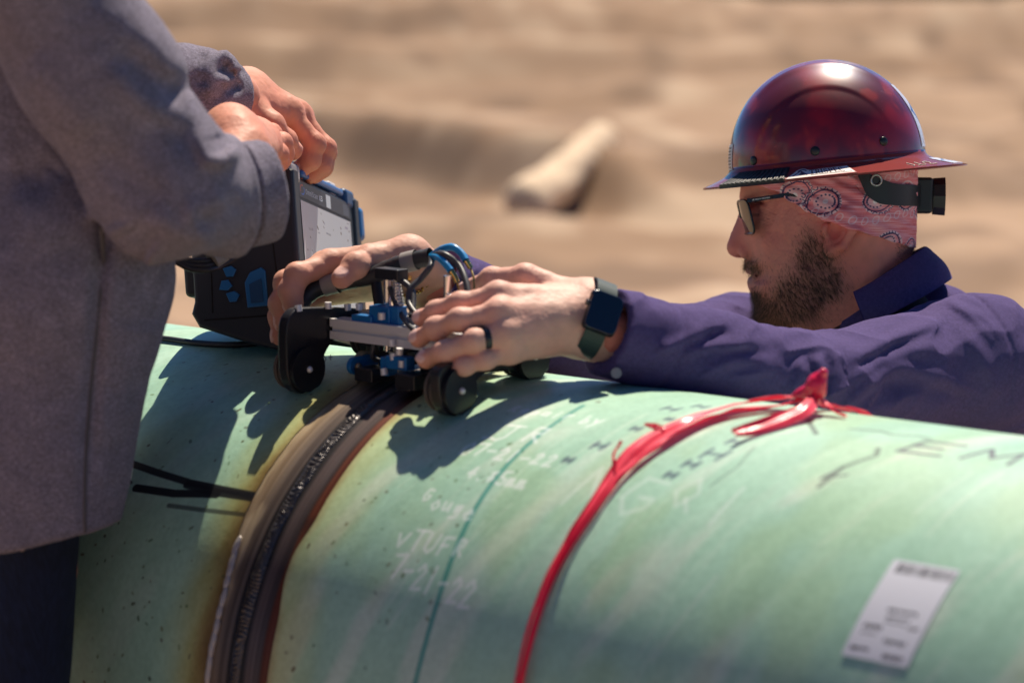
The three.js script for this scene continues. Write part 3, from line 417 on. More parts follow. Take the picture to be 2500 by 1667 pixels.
const earF = mir(uni(0.004, [ell([EAR[0], EAR[1], 0.0795], [0.0165, 0.031, 0.0055], [0.93, -0.35, 0.33], [0.35, 0.93, 0]), ell([LOBE[0], LOBE[1], 0.0765], [0.0105, 0.0115, 0.0055], [0.95, -0.3, 0.25], [0.3, 0.95, 0]), rc([[0.0392,0.0113][0], [0.0392,0.0113][1], 0.0925], [[0.0284,-0.0076][0], [0.0284,-0.0076][1], 0.0880], 0.0044, 0.0048), rc([[0.0284,-0.0076][0], [0.0284,-0.0076][1], 0.0880], [[0.0157,-0.0127][0], [0.0157,-0.0127][1], 0.0785], 0.0048, 0.0062), rc([[0.0392,0.0113][0], [0.0392,0.0113][1], 0.0925], [[0.0347,0.0303][0], [0.0347,0.0303][1], 0.0900], 0.0044, 0.0044)]));
const concha = mir(ell([CON[0] + 0.002, CON[1], 0.088], [0.0095, 0.0140, 0.0125], [0.95, -0.3, 0], [0.3, 0.95, 0])), tragus = mir(ell([[0.0089,0.0113][0], [0.0089,0.0113][1], 0.0765], [0.005, 0.0085, 0.005]));
const headF = (x, y, z) => {
  let d = skull(x, y, z);
  if (d < 0.03) {
    const az = Math.abs(z);
    d = smin(d, ell([E0[0] + 0.001, E0[1], 0.030], [0.0125, 0.0115, 0.0125])(x, y, az), 0.005);           // lids
    d = smax(d, -ell([E0[0] - 0.001, E0[1] + 0.0125, 0.052], [0.012, 0.0022, 0.016])(x, y, az), 0.004);   // crease
    d = smin(d, ell([ALA[0], ALA[1], 0.0135], [0.0085, 0.0085, 0.0065])(x, y, az), 0.003);                // nostril wing
    d = smax(d, -ell([NOS[0], NOS[1], 0.0085], [0.0065, 0.0030, 0.0035])(x, y, az), 0.0015);
    d = smin(d, rc([LIPL[0] + 0.004, LIPL[1], 0], [MTH[0], MTH[1] - 0.002, 0.024], 0.0058, 0.003)(x, y, az), 0.004);
    d = smin(d, rc([LIPU[0] + 0.004, LIPU[1], 0], [MTH[0], MTH[1] + 0.002, 0.024], 0.0045, 0.003)(x, y, az), 0.004);
    d = smax(d, -rc([[-0.0803,-0.044][0], [-0.0803,-0.044][1], 0], [MTH[0], MTH[1], 0.026], 0.0016, 0.0012)(x, y, az), 0.002);
    d = smin(d, earF(x, y, z), 0.003); d = smin(d, tragus(x, y, z), 0.003); d = smax(d, -concha(x, y, z), 0.003);
    d += 0.0006 * (fbm(x * 320, y * 320, z * 320, 2) - 0.5) + 0.0022 * (fbm(x * 45, y * 45, z * 45, 2) - 0.5);
    const wr = (x - [-0.0638,0.0303][0]) ** 2 + (y - [-0.0638,0.0303][1]) ** 2; if (wr < 0.0006) d += 0.00015 * Math.sin((y + 0.4 * x) * 1500) * Math.exp(-wr / 0.00018); // crow's feet
  }
  return d;
};
const gsum = (x, y, L) => { let s = 0; for (const [p, sx, sy, w] of L) s += w * Math.exp(-(((x - p[0]) / sx) ** 2) - (((y - p[1]) / sy) ** 2)); return s; };
const beardMap = [[[-0.0108,-0.0101], 0.017, 0.030, 0.8],[[0.0019,-0.0354], 0.021, 0.026, 1.1],[[0.0044,-0.0531], 0.028, 0.018, 1.0],[[-0.0158,-0.0632], 0.028, 0.020, 0.95],[[-0.031,-0.0809], 0.026, 0.022, 0.85],[[-0.0588,-0.0986], 0.022, 0.018, 1.25],[[-0.0714,-0.0859], 0.012, 0.018, 1.0],[[-0.0752,-0.0708], 0.008, 0.012, 0.7],[[-0.0853,-0.0316], 0.010, 0.009, 1.25],[[-0.0765,-0.0354], 0.010, 0.012, 0.7],[[-0.0461,-0.0455], 0.028, 0.028, 0.22],[[-0.0083,-0.096], 0.03, 0.02, 0.3]];
const beardAt = (x, y) => clamp(gsum(x, y, beardMap) * (0.72 + 0.6 * fbm(x * 70, y * 70, 4, 2)), 0, 1);
const lipAt = (x, y) => clamp(gsum(x, y, [[[-0.084,-0.0384], 0.006, 0.0028, 1],[[-0.0815,-0.0511], 0.006, 0.0055, 1.1]]), 0, 1);
const skin2 = [0.76, 0.25, 0.195];
const headCol = (x, y, z) => {
  let c = skinTone(skin2, x, y, z); const b = beardAt(x, y), n = fbm(x * 500, y * 500, z * 500, 2);
  c = mix3(c, [0.66, 0.165, 0.13], clamp(gsum(x, y, [[[-0.1043,-0.0089], 0.014, 0.014, 0.7],[[-0.0588,-0], 0.022, 0.016, 0.45],[[0.0195,-0.0026], 0.02, 0.022, 0.85],[[0.0549,-0.0329], 0.03, 0.03, 0.35]]), 0, 1));
  c = mix3(c, [0.37, 0.15, 0.14], lipAt(x, y) * 0.9);
  c = mix3(c, [0.22, 0.115, 0.08], b * (0.35 + 0.35 * n)); // stubble
  if (Math.hypot(x - E0[0] + 0.004, (y - E0[1] + 0.001) * 1.6) < 0.009 && Math.abs(y - E0[1] + 0.0015) < 0.0022) c = mix3(c, [0.10, 0.05, 0.04], 0.5); // lash line
  const br = Math.exp(-(((y - [-0.079,0.0442][1] - 0.10 * (x - [-0.079,0.0442][0])) / 0.0028) ** 2)) * sstep([-0.0613,0.24][0], [-0.0714,0.24][0], x); c = mix3(c, [0.13, 0.075, 0.045], br * 0.7);
  const nape = sstep([0.0903,0.24][0], [0.108,0.24][0], x) * sstep([-0.1725,-0][1], [-0.1725,-0.0101][1], y) * sstep([-0.1725,-0.043][1], [-0.1725,-0.0228][1], y); c = mix3(c, [0.10, 0.07, 0.05], nape * 0.6);
  return c;
};
const headGeo = meshSDF(headF, [-0.14, -0.215, -0.1], [0.115, 0.12, 0.1], 0.0019, { color: headCol, margin: 0.012 });
headGeo.applyMatrix4(headMatrix);
// joints
const NS = [0.5353,0.8805,-2.806], NE = [0.3176,0.8827,-2.6244], NW = [0.101,0.9632,-2.5199], FS = [0.2933,0.8614,-3.1266], FE = [0.1055,0.8681,-2.885], FWr = [-0.0929,0.9938,-2.7265], NK = [0.4221,0.8765,-2.9873], CH = [0.4575,0.7579,-3.0104], HIP = [0.62, 0.40, -3.28];
// near hand on the frame of the scanner
const nearHand = hand({ dorsal: [-0.12, 0.55, 0.82], wrist: [[0.0808,0.9905,-2.5404], [0.0803,0.9784,-2.5239], [0.0738,0.9614,-2.5207]], rw: 0.0205, arm: lerp3(NW, NE, 0.25), armR: 0.03,
  fingers: [[[-0.0137,1.0046,-2.4978], [-0.0533,0.9965,-2.4938], [-0.0783,0.9868,-2.5058], [-0.0941,0.9773,-2.5244]], [[-0.0136,0.9883,-2.4748], [-0.0528,0.9827,-2.4689], [-0.0776,0.9717,-2.4824], [-0.096,0.9597,-2.5019]], [[-0.0078,0.9673,-2.4643], [-0.0388,0.9634,-2.4538], [-0.0686,0.9513,-2.4604], [-0.0877,0.9418,-2.477]], [[-0.002,0.9503,-2.4705], [-0.0273,0.9441,-2.4547], [-0.0484,0.9374,-2.4534], [-0.0639,0.9318,-2.4613]]],
  thumb: [[0.0485,0.9951,-2.5648], [0.0144,1.0155,-2.5559], [-0.0219,1.0112,-2.578], [-0.0466,0.9987,-2.5982]], thumbUp: [0, 0.9, 0.3], fr: [0.0088, 0.0094, 0.0092, 0.0080], tone: [0.74, 0.43, 0.34] });
const farHand = hand({ smooth: 0.0145, dorsal: [-0.35, 0.88, -0.2], wrist: [[-0.1128,1.0241,-2.6834], [-0.1105,1.0055,-2.713], [-0.1071,0.9866,-2.7355]], rw: 0.0185, arm: [-0.0861,0.9824,-2.7399], armR: 0.024,
  fingers: [[[-0.2007,1.0166,-2.6792], [-0.2334,1.0064,-2.6495], [-0.2401,0.9908,-2.6431], [-0.238,0.9754,-2.6409]], [[-0.2089,1.0115,-2.7108], [-0.248,0.9953,-2.6761], [-0.2538,0.9735,-2.6659], [-0.2508,0.9546,-2.6621]], [[-0.2061,0.9948,-2.7286], [-0.2515,0.9784,-2.6959], [-0.2573,0.9565,-2.6856], [-0.2578,0.9362,-2.6797]], [[-0.1964,0.9765,-2.734], [-0.2303,0.9654,-2.7173], [-0.2415,0.956,-2.7108], [-0.2454,0.9437,-2.704]]],
  thumb: [[-0.1325,1.0211,-2.69], [-0.1553,1.0231,-2.662], [-0.1695,1.018,-2.639], [-0.1825,1.0077,-2.6254]], thumbUp: [-0.35, 0.45, 0.8], tr: 0.0118, fr: [0.0104, 0.0102, 0.0094, 0.0082], tone: [0.66, 0.36, 0.27] });
// arms, trunk and legs under the clothes
const bodyF2 = uni(0.03, [rc(NS, NE, 0.044, 0.036), rc(NE, NW, 0.036, 0.024), rc(FS, FE, 0.044, 0.036), rc(FE, FWr, 0.036, 0.024), rc(NS, FS, 0.045, 0.04), rc(NK, CH, 0.07, 0.12), rc(CH, HIP, 0.12, 0.12), rc(HIP, [0.42, 0.22, -2.95], 0.085, 0.06), rc([0.42, 0.22, -2.95], [0.72, 0.09, -3.2], 0.055, 0.045), rc(HIP, [0.75, 0.5, -3.05], 0.085, 0.06), rc([0.75, 0.5, -3.05], [0.72, 0.08, -3.0], 0.055, 0.045)]);
const bodyGeo2 = meshSDF(bodyF2, [-0.2, -0.02, -3.5], [0.95, 1.05, -2.4], 0.014, { color: (x, y, z) => skinTone(skin2, x, y, z) });
put('body', mergeCol([headGeo, nearHand.geo, farHand.geo, bodyGeo2]), skinMat, worker);
// beard
{
  const p = headGeo.attributes.position, n = headGeo.attributes.normal, r = rng(12), inv = headMatrix.clone().invert(), P = [], K = [], v = new THREE.Vector3(), ix = headGeo.index.array;
  let made = 0;
  for (let tri = 0; tri < 400000 && made < 11500; tri++) {
    const t = Math.floor(r() * ix.length / 3) * 3, a = ix[t], b = ix[t + 1], c = ix[t + 2]; let u = r(), w = r(); if (u + w > 1) { u = 1 - u; w = 1 - w; }
    v.set(p.getX(a) + u * (p.getX(b) - p.getX(a)) + w * (p.getX(c) - p.getX(a)), p.getY(a) + u * (p.getY(b) - p.getY(a)) + w * (p.getY(c) - p.getY(a)), p.getZ(a) + u * (p.getZ(b) - p.getZ(a)) + w * (p.getZ(c) - p.getZ(a)));
    const base = v.toArray(); v.applyMatrix4(inv); const dens = beardAt(v.x, v.y), nape = v.x > [0.0903,0.24][0] && v.y < [-0.1725,-0.0026][1] && v.y > [-0.1725,-0.0354][1] ? 0.35 : 0;
    if (r() > Math.max(dens * dens * 0.9, nape) || lipAt(v.x, v.y) > 0.45) continue;
    const N = nrm3([n.getX(a), n.getY(a), n.getZ(a)]), chin = sstep([-0.031,0.24][0], [-0.0638,0.24][0], v.x) * sstep([-0.1725,-0.0581][1], [-0.1725,-0.0885][1], v.y), must = v.y > [-0.1725,-0.043][1] && v.x < [-0.0664,0.24][0] ? 1 : 0;
    const fall = must ? add3(mul3(HU, -0.7), mul3(HR, 0.3)) : mix3(add3(mul3(HU, -0.75), mul3(HR, 0.5)), add3(mul3(HU, -0.9), mul3(HR, -0.25)), chin);
    const jit = [(r() - 0.5) * 0.7, (r() - 0.5) * 0.7, (r() - 0.5) * 0.7], dir = nrm3(add3(add3(mul3(N, 0.5 + r() * 0.5), fall), jit)), L = (nape ? 0.0035 : 0.0045 + 0.0045 * dens + 0.003 * chin) * (0.6 + 0.6 * r());
    const sd = nrm3(cross3(dir, [0.31, 0.5, 0.8])), s2 = cross3(dir, sd), w0 = 0.00014, tip = add3(base, add3(mul3(dir, L), mul3(fall, L * 0.25)));
    const q = [0, 1, 2].map((k) => { const an = k * 2.0944; return add3(base, add3(mul3(sd, w0 * Math.cos(an)), mul3(s2, w0 * Math.sin(an)))); });
    const hue = r(), col = mix3(mix3([0.05, 0.028, 0.018], [0.15, 0.085, 0.05], hue), [0.20, 0.125, 0.065], clamp(chin * 0.5 * hue + must * 0.7, 0, 0.8));
    for (let k = 0; k < 3; k++) { P.push(...q[k], ...q[(k + 1) % 3], ...tip); K.push(...col, ...col, ...col); }
    made++;
  }
  const g = new THREE.BufferGeometry(); g.setAttribute('position', new THREE.Float32BufferAttribute(P, 3)); g.setAttribute('color', new THREE.Float32BufferAttribute(K, 3)); g.computeVertexNormals();
  put('beard', g, std({ vertexColors: true, roughness: 0.6 }), worker);
}
// bandana
{
  const line = [[-0.0967,0.0712],[-0.0714,0.0631],[-0.0537,0.0576],[-0.031,0.0429],[-0.0108,0.0313],[0.0094,0.0212],[0.0423,0.0113],[0.0675,0.0043],[0.0928,-0.0031],[0.113,-0.0086],[0.1307,-0.0101]];
  const yl = (x) => { for (let i = 0; i + 1 < line.length; i++) if (x < line[i + 1][0]) return lerp(line[i][1], line[i + 1][1], sstep(0, 1, clamp((x - line[i][0]) / (line[i + 1][0] - line[i][0]), 0, 1))); return line[line.length - 1][1]; };
  const f = (x, y, z) => { let d = skull(x, y, z); if (d < 0.03) { d = smin(d, earF(x, y, z), 0.02); d -= 0.0032 + 0.0011 * Math.sin((y + 0.42 * x) * 420 + 3 * fbm(x * 30, y * 30, z * 30, 2)) * 0.7 + 0.0016 * (fbm(x * 60, y * 120, z * 60, 2) - 0.5); } return smax(d, yl(x) - y, 0.002); };
  const g = boxUV(meshSDF(f, [-0.14, -0.06, -0.11], [0.115, 0.12, 0.11], 0.0024, { margin: 0.012 }), 1), p = g.attributes.position, U = g.attributes.uv;
  for (let i = 0; i < p.count; i++) { const an = Math.atan2(p.getX(i) - [0.0271,0.24][0], Math.abs(p.getZ(i)) + 0.02); U.setXY(i, an * 0.088 / 0.34 + 0.5, (p.getY(i) + 0.12) / 0.34); }
  g.applyMatrix4(headMatrix);
  const band = canvasTex(1024, 1024, (c, W, Hh) => {
    const im = c.createImageData(W, Hh), d = im.data; for (let j = 0; j < Hh; j++) for (let i = 0; i < W; i++) { const s = vnoise(i * 0.018 + 2, j * 0.42, 1) + 0.5 * vnoise(i * 0.05, j * 0.9, 5), q = (s - 0.75) * 70 + (hsh(i, j, 3) - 0.5) * 16, n = fbm(i * 0.006, j * 0.006, 2, 3), o = (j * W + i) * 4; d[o] = 248 + q * 0.3 - n * 10; d[o + 1] = 142 + q + n * 14; d[o + 2] = 150 + q + n * 14; d[o + 3] = 255; } c.putImageData(im, 0, 0);
    const paisley = (x, y, s, a, dark) => { c.save(); c.translate(x, y); c.rotate(a); c.scale(s, s); const path = (k) => { c.beginPath(); for (let i = 0; i <= 40; i++) { const u = i / 40 * Math.PI * 2, r = k * (1 - 0.45 * Math.cos(u)) * 0.8, X = r * Math.sin(u) + 0.25 * k * Math.pow(Math.max(0, -Math.cos(u)), 2), Y = -r * Math.cos(u) * 1.25; i ? c.lineTo(X, Y) : c.moveTo(X, Y); } c.closePath(); }; path(46); c.strokeStyle = 'rgba(240,214,220,0.85)'; c.lineWidth = 5; c.stroke(); path(38); c.strokeStyle = dark; c.lineWidth = 3.4; c.stroke(); path(28); c.fillStyle = 'rgba(244,206,214,0.55)'; c.fill(); for (let i = 0; i < 16; i++) { const u = i / 16 * 6.28, r = 22 * (1 - 0.45 * Math.cos(u)) * 0.8; c.beginPath(); c.arc(r * Math.sin(u), -r * Math.cos(u) * 1.25, 2.6, 0, 7); c.fillStyle = dark; c.fill(); } c.beginPath(); c.arc(0, 10, 7, 0, 7); c.fillStyle = 'rgba(250,236,238,0.9)'; c.fill(); for (let i = 0; i < 20; i++) { const u = i / 20 * 6.28, r = 46 * (1 - 0.45 * Math.cos(u)) * 0.8; c.beginPath(); c.arc(r * Math.sin(u), -r * Math.cos(u) * 1.25, 6, u, u + 3.2); c.strokeStyle = dark; c.lineWidth = 2.4; c.stroke(); } c.restore(); };
    const D = 'rgba(52,42,84,0.86)', r = rng(4);
    for (let i = 0; i < 9; i++) for (let j = 0; j < 7; j++) paisley(60 + i * 118 + (j % 2) * 55 + r() * 18, 60 + j * 150 + r() * 26, 0.85 + r() * 0.45, r() * 6.28, D);
    for (let k = 0; k < 7; k++) for (let i = 0; i < 30; i++) { const x = i * 36, y = 130 + k * 150 + 16 * Math.sin(i * 0.7 + k); c.beginPath(); c.ellipse(x, y, 9, 15, 0.5, 0, 7); c.strokeStyle = 'rgba(246,214,222,0.75)'; c.lineWidth = 3.4; c.stroke(); }
  });
  put('bandana', g, std({ map: band, roughness: 0.85, sheen: 0.3 }), worker);
}
// shirt
const weave = noiseTex(512, (i, j) => 255 * (0.35 + 0.25 * hsh(i, j, 1) + 0.2 * ((i + j) % 4 < 2 ? 1 : 0) + 0.2 * tileNoise(i, j, 512, 60, 3, 2)));
const navyTex = noiseTex(512, (i, j) => { const k = 0.80 + 0.22 * hsh(i, j, 2) + 0.26 * (tileNoise(i, j, 512, 40, 6, 3) - 0.5); return [92 * k, 78 * k, 128 * k]; }, true);
const shirtMat = std({ map: navyTex, bumpMap: weave, bumpScale: 0.0004, roughness: 0.9, sheen: 0.3, sheenRoughness: 0.6, specularIntensity: 0.3 }); shirtMat.sheenColor.setRGB(0.20, 0.17, 0.34);
{
  const folds = foldField([
    [0.006, 0.0068, [0.1463,0.9462,-2.4719], [0.1753,0.957,-2.4937], [0.2064,0.9664,-2.5355]], [0.005, 0.0068, [0.1611,0.9336,-2.4701], [0.2031,0.9475,-2.4923], [0.2421,0.9487,-2.543], [0.2693,0.9422,-2.5724]], [0.0055, 0.0075, [0.1839,0.9136,-2.4874], [0.2294,0.9323,-2.5204], [0.2826,0.9291,-2.5705]], [0.0045, 0.0068, [0.2238,0.9071,-2.5269], [0.2584,0.9191,-2.5488], [0.2947,0.9243,-2.5799]], [-0.0028, 0.0054, [0.1696,0.9504,-2.4726], [0.1996,0.9588,-2.5041], [0.2321,0.9603,-2.5548]], [-0.0022, 0.0054, [0.1831,0.9363,-2.4806], [0.2199,0.9445,-2.5121], [0.2594,0.9393,-2.5619]],
    [0.008, 0.0075, [0.3003,0.9287,-2.5805], [0.3058,0.9138,-2.5683], [0.2903,0.8897,-2.5648]], [0.008, 0.0082, [0.3215,0.9327,-2.5912], [0.3257,0.9138,-2.5683], [0.3113,0.8853,-2.5641]], [-0.0044, 0.0061, [0.3115,0.9283,-2.5906], [0.3158,0.9122,-2.5781], [0.3025,0.8859,-2.5743]], [0.006, 0.0068, [0.343,0.932,-2.6113], [0.3436,0.9122,-2.5781], [0.3325,0.8771,-2.573]], [-0.0033, 0.0061, [0.3339,0.9312,-2.6011], [0.3347,0.9122,-2.5781], [0.3225,0.8793,-2.5734]],
    [0.006, 0.0068, [0.3479,0.9324,-2.6316], [0.3778,0.934,-2.6521], [0.4236,0.9426,-2.7139], [0.4622,0.9498,-2.7655]], [-0.0028, 0.0054, [0.3569,0.929,-2.6311], [0.3915,0.9374,-2.6525], [0.436,0.9463,-2.7044], [0.4723,0.9512,-2.7556]], [0.006, 0.0068, [0.352,0.9231,-2.61], [0.3886,0.9313,-2.6314], [0.442,0.9422,-2.6836], [0.49,0.9492,-2.7351]], [-0.0028, 0.0061, [0.3529,0.9113,-2.5982], [0.3931,0.9223,-2.6301], [0.4427,0.9322,-2.672]], [0.0055, 0.0075, [0.3493,0.8974,-2.5861], [0.3826,0.9127,-2.6186], [0.4296,0.9224,-2.6605], [0.4778,0.9256,-2.7014]], [0.006, 0.0082, [0.3516,0.871,-2.5822], [0.3708,0.8892,-2.595], [0.3954,0.9022,-2.6272], [0.4427,0.9095,-2.6687]], [0.005, 0.0068, [0.4059,0.9141,-2.6391], [0.4604,0.8966,-2.6769], [0.5224,0.8662,-2.7331]], [-0.0028, 0.0082, [0.3916,0.8926,-2.6157], [0.4472,0.8845,-2.6651], [0.5023,0.8626,-2.7124]], [0.004, 0.0082, [0.356,0.8533,-2.5797], [0.3954,0.8686,-2.6223], [0.4358,0.8686,-2.6628]],
    [0.004, 0.0061, [0.425,0.9465,-2.7549], [0.4623,0.9553,-2.7966], [0.4967,0.9561,-2.8574]], [0.004, 0.0054, [0.4948,0.9626,-2.7775], [0.5149,0.9512,-2.7556], [0.5413,0.9199,-2.7409]], [-0.0017, 0.0034, [0.493,0.9621,-2.8583], [0.5133,0.9683,-2.8288], [0.5324,0.9637,-2.7878], [0.5554,0.9315,-2.7426], [0.5628,0.9074,-2.729], [0.5604,0.8749,-2.7243], [0.5551,0.8178,-2.7362]], [0.003, 0.0041, [0.4995,0.9579,-2.7768], [0.5291,0.9488,-2.7553], [0.5483,0.9245,-2.7416]], [0.004, 0.0082, [0.5041,0.9352,-2.7331], [0.5257,0.9042,-2.7185], [0.544,0.8609,-2.7223]],
    [0.004, 0.0068, [0.187,0.9144,-2.8715], [0.2253,0.911,-2.9721], [0.2641,0.9108,-3.0529]], [0.005, 0.0082, [0.2548,0.9191,-3.0743], [0.2614,0.8892,-3.0498], [0.2515,0.8599,-3.0253]], [-0.0022, 0.0061, [0.2823,0.9191,-3.0743], [0.2859,0.8892,-3.0498]], [0.005, 0.0054, [0.0527,0.8849,-2.8268], [0.0837,0.8894,-2.8477], [0.1099,0.8788,-2.8663]],
  ]);
  const nDir = nrm3(sub3(NW, NE)), fDir = nrm3(sub3(FWr, FE)), nEnd = add3(NE, mul3(nDir, 0.255)), fEnd = [-0.083,0.9854,-2.7353];
  const cuffIn = rc(nEnd, add3(nEnd, mul3(nDir, 0.08)), 0.0355, 0.0355), cuffIn2 = rc(fEnd, add3(fEnd, mul3(fDir, 0.08)), 0.034, 0.034);
  const near = uni(0.022, [rc(NS, lerp3(NS, NE, 0.5), 0.073, 0.062), rc(lerp3(NS, NE, 0.5), NE, 0.062, 0.058), rc(NE, lerp3(NE, NW, 0.5), 0.056, 0.049), rc(lerp3(NE, NW, 0.5), nEnd, 0.049, 0.043)]);
  const far = uni(0.022, [rc(FS, FE, 0.060, 0.053), rc(FE, fEnd, 0.053, 0.0425)]);
  const trunk = uni(0.05, [rc(NS, [0.4825,0.8275,-2.9397], 0.072, 0.07), rc([0.4384,0.8309,-3.0008], FS, 0.062, 0.056), rc([0.5317,0.7919,-2.9143], [0.5442,0.6953,-2.9407], 0.12, 0.14), rc([0.5129,0.756,-3.0506], CH, 0.11, 0.15), rc(CH, HIP, 0.15, 0.15), rc([0.5211,0.8934,-2.9897], [0.5974,0.8242,-2.9594], 0.062, 0.10)]);
  const neckHole = uni(0.02, [rc(hw(...[0.0549,-0.0581,0]), hw(...[0.0372,-0.1188,0]), 0.058, 0.064), rc(hw(...[0.0195,-0.1087,0.01]), hw(...[0.0019,-0.139,0.03]), 0.05, 0.05)]);
  const f = (x, y, z) => {
    let a = near(x, y, z), b = far(x, y, z); const p = [x, y, z];
    if (a < 0.06) { const u = dot3(sub3(p, nEnd), nDir); a += 0.0016 * Math.exp(-(((u + 0.062) / 0.004) ** 2)) - 0.0014 * sstep(-0.066, -0.05, u); a = smax(a, u, 0.004); if (u > -0.04) a = smax(a, -cuffIn(x, y, z), 0.002); }
    if (b < 0.06) { const u = dot3(sub3(p, fEnd), fDir); b = smax(b, u, 0.004); if (u > -0.03) b = smax(b, -cuffIn2(x, y, z), 0.002); }
    let t = trunk(x, y, z); if (t < 0.06) t = smax(t, -neckHole(x, y, z), 0.01);
    let d = smin(smin(t, a, 0.055), b, 0.03), cr = 0;
    if (Math.abs(d) < 0.03) { // creases running along the sleeves, gathered at the elbow
      const e = sub3(p, NE), ul = nrm3(sub3(NS, NE)), au = dot3(e, ul), af = dot3(e, nDir), g = Math.exp(-(len3(e) ** 2) / 0.03), rid = (q) => { const n = 1 - Math.abs(2 * q - 1); return n * n; };
      cr = au > af ? rid(fbm(au * 6 + 2, (y - 0.35 * au) * 30, z * 16, 2)) * (0.0035 + 0.004 * g) : rid(fbm(af * 8, (y + 0.3 * af) * 34, z * 18, 2)) * (0.0028 + 0.004 * g);
    }
    if (Math.abs(d) < 0.03) d -= cr + 1.1 * folds(x, y, z) + 0.007 * (fbm(x * 9 + 3, y * 9, z * 9, 3) - 0.5) + 0.0022 * (fbm(x * 40, y * 40, z * 40, 2) - 0.5);
    return d;
  };
  put('shirt', meshSDF(f, [-0.12, 0.28, -3.5], [0.88, 1.12, -2.4], 0.0042, { uv: 0.09, margin: 0.03 }), shirtMat, worker);
  // collar leaf, swept from the point in front round the back of the neck
  const top = [[0.0418,-0.0607,0.083],[0.0562,-0.0531,0.0815],[0.0802,-0.0379,0.077],[0.1029,-0.0228,0.064],[0.1219,-0.0107,0.04],[0.1294,-0.0066,0],[0.1219,-0.0107,-0.045],[0.0953,-0.0253,-0.07],[0.0549,-0.0531,-0.082],[0.0372,-0.0657,-0.08]], bot = [[0.0562,-0.0973,0.101],[0.0701,-0.093,0.106],[0.1004,-0.0771,0.106],[0.1282,-0.0619,0.092],[0.1522,-0.048,0.056],[0.1605,-0.0435,0],[0.1522,-0.048,-0.06],[0.1181,-0.0657,-0.1],[0.0701,-0.0935,-0.104],[0.0524,-0.0998,-0.1]];
  const ct = new THREE.CatmullRomCurve3(top.map(V)), cb = new THREE.CatmullRomCurve3(bot.map(V)), n = 90, m = 12, P = [], I = [];
  for (const side of [0, 1]) for (let i = 0; i <= n; i++) for (let j = 0; j <= m; j++) { const a = ct.getPoint(i / n), b = cb.getPoint(i / n), k = j / m, q = a.clone().lerp(b, k), out = new THREE.Vector3(q.x - [0.0549,0.24][0], 0, q.z).normalize(); const wob = 0.0016 * (fbm(i * 0.12, j * 0.3, 2, 2) - 0.5) + 0.0008 * Math.exp(-(((k - 0.08) / 0.03) ** 2)); q.addScaledVector(out, 0.006 * Math.sin(k * Math.PI) + wob + (side ? -0.0024 : 0)); P.push(q.x, q.y, q.z); }
  const st = (n + 1) * (m + 1); for (let i = 0; i < n; i++) for (let j = 0; j < m; j++) { const a = i * (m + 1) + j, b = a + 1, c = a + m + 1, d = c + 1; I.push(a, b, c, b, d, c, st + a, st + c, st + b, st + b, st + c, st + d); }
  for (let i = 0; i < n; i++) for (const j of [0, m]) { const a = i * (m + 1) + j, c = a + m + 1; I.push(a, c, st + a, c, st + c, st + a); } for (const i of [0, n]) for (let j = 0; j < m; j++) { const a = i * (m + 1) + j, c = a + 1; I.push(a, c, st + a, c, st + c, st + a); }
  let g = new THREE.BufferGeometry(); g.setAttribute('position', new THREE.Float32BufferAttribute(P, 3)); g.setIndex(I); g.computeVertexNormals(); g.applyMatrix4(headMatrix); g = boxUV(g, 0.09);
  put('collar', g, shirtMat, worker);
  // inner neck band
  const s0 = [[0.0296,-0.096,0.074],[0.0549,-0.0784,0.074],[0.0802,-0.0607,0.072],[0.1029,-0.043,0.058],[0.1181,-0.0329,0],[0.1029,-0.043,-0.058],[0.0802,-0.0607,-0.072],[0.0549,-0.0784,-0.074],[0.0296,-0.096,-0.074]], s1 = [[0.0221,-0.1188,0.078],[0.0549,-0.1011,0.088],[0.0852,-0.0859,0.09],[0.113,-0.0683,0.072],[0.1307,-0.0581,0],[0.113,-0.0683,-0.072],[0.0852,-0.0859,-0.09],[0.0549,-0.1011,-0.088],[0.0221,-0.1188,-0.078]];
  const a0 = new THREE.CatmullRomCurve3(s0.map(V)), a1 = new THREE.CatmullRomCurve3(s1.map(V)), P2 = [], I2 = []; for (let i = 0; i <= 60; i++) for (let j = 0; j <= 6; j++) { const q = a0.getPoint(i / 60).lerp(a1.getPoint(i / 60), j / 6); P2.push(q.x, q.y, q.z); } for (let i = 0; i < 60; i++) for (let j = 0; j < 6; j++) { const a = i * 7 + j; I2.push(a, a + 1, a + 7, a + 1, a + 8, a + 7); }
  let g2 = new THREE.BufferGeometry(); g2.setAttribute('position', new THREE.Float32BufferAttribute(P2, 3)); g2.setIndex(I2); g2.computeVertexNormals(); g2.applyMatrix4(headMatrix); g2 = boxUV(g2, 0.09);
  put('neck_band', g2, shirtMat, worker);
  put('undershirt', meshSDF(uni(0.02, [rc(hw(...[0.0827,-0.1011,0]), hw(...[0.0701,-0.1541,0.02]), 0.058, 0.085), rc(hw(...[0.0044,-0.1491,0]), hw(...[0.0296,-0.1744,0.02]), 0.045, 0.07)]), sub3(hw(...[0.0473,-0.1339,0]), [0.17, 0.17, 0.17]), add3(hw(...[0.0473,-0.1339,0]), [0.17, 0.17, 0.17]), 0.006), std({ color: [0.02, 0.02, 0.03], roughness: 0.95 }), worker);
  // cuff button
  const bt = new THREE.CylinderGeometry(0.0055, 0.0055, 0.002, 20); bt.rotateX(Math.PI / 2); bt.translate(...[0.1065,0.9272,-2.4752]); put('cuff_button', bt, std({ color: [0.20, 0.20, 0.27], roughness: 0.3 }), worker);
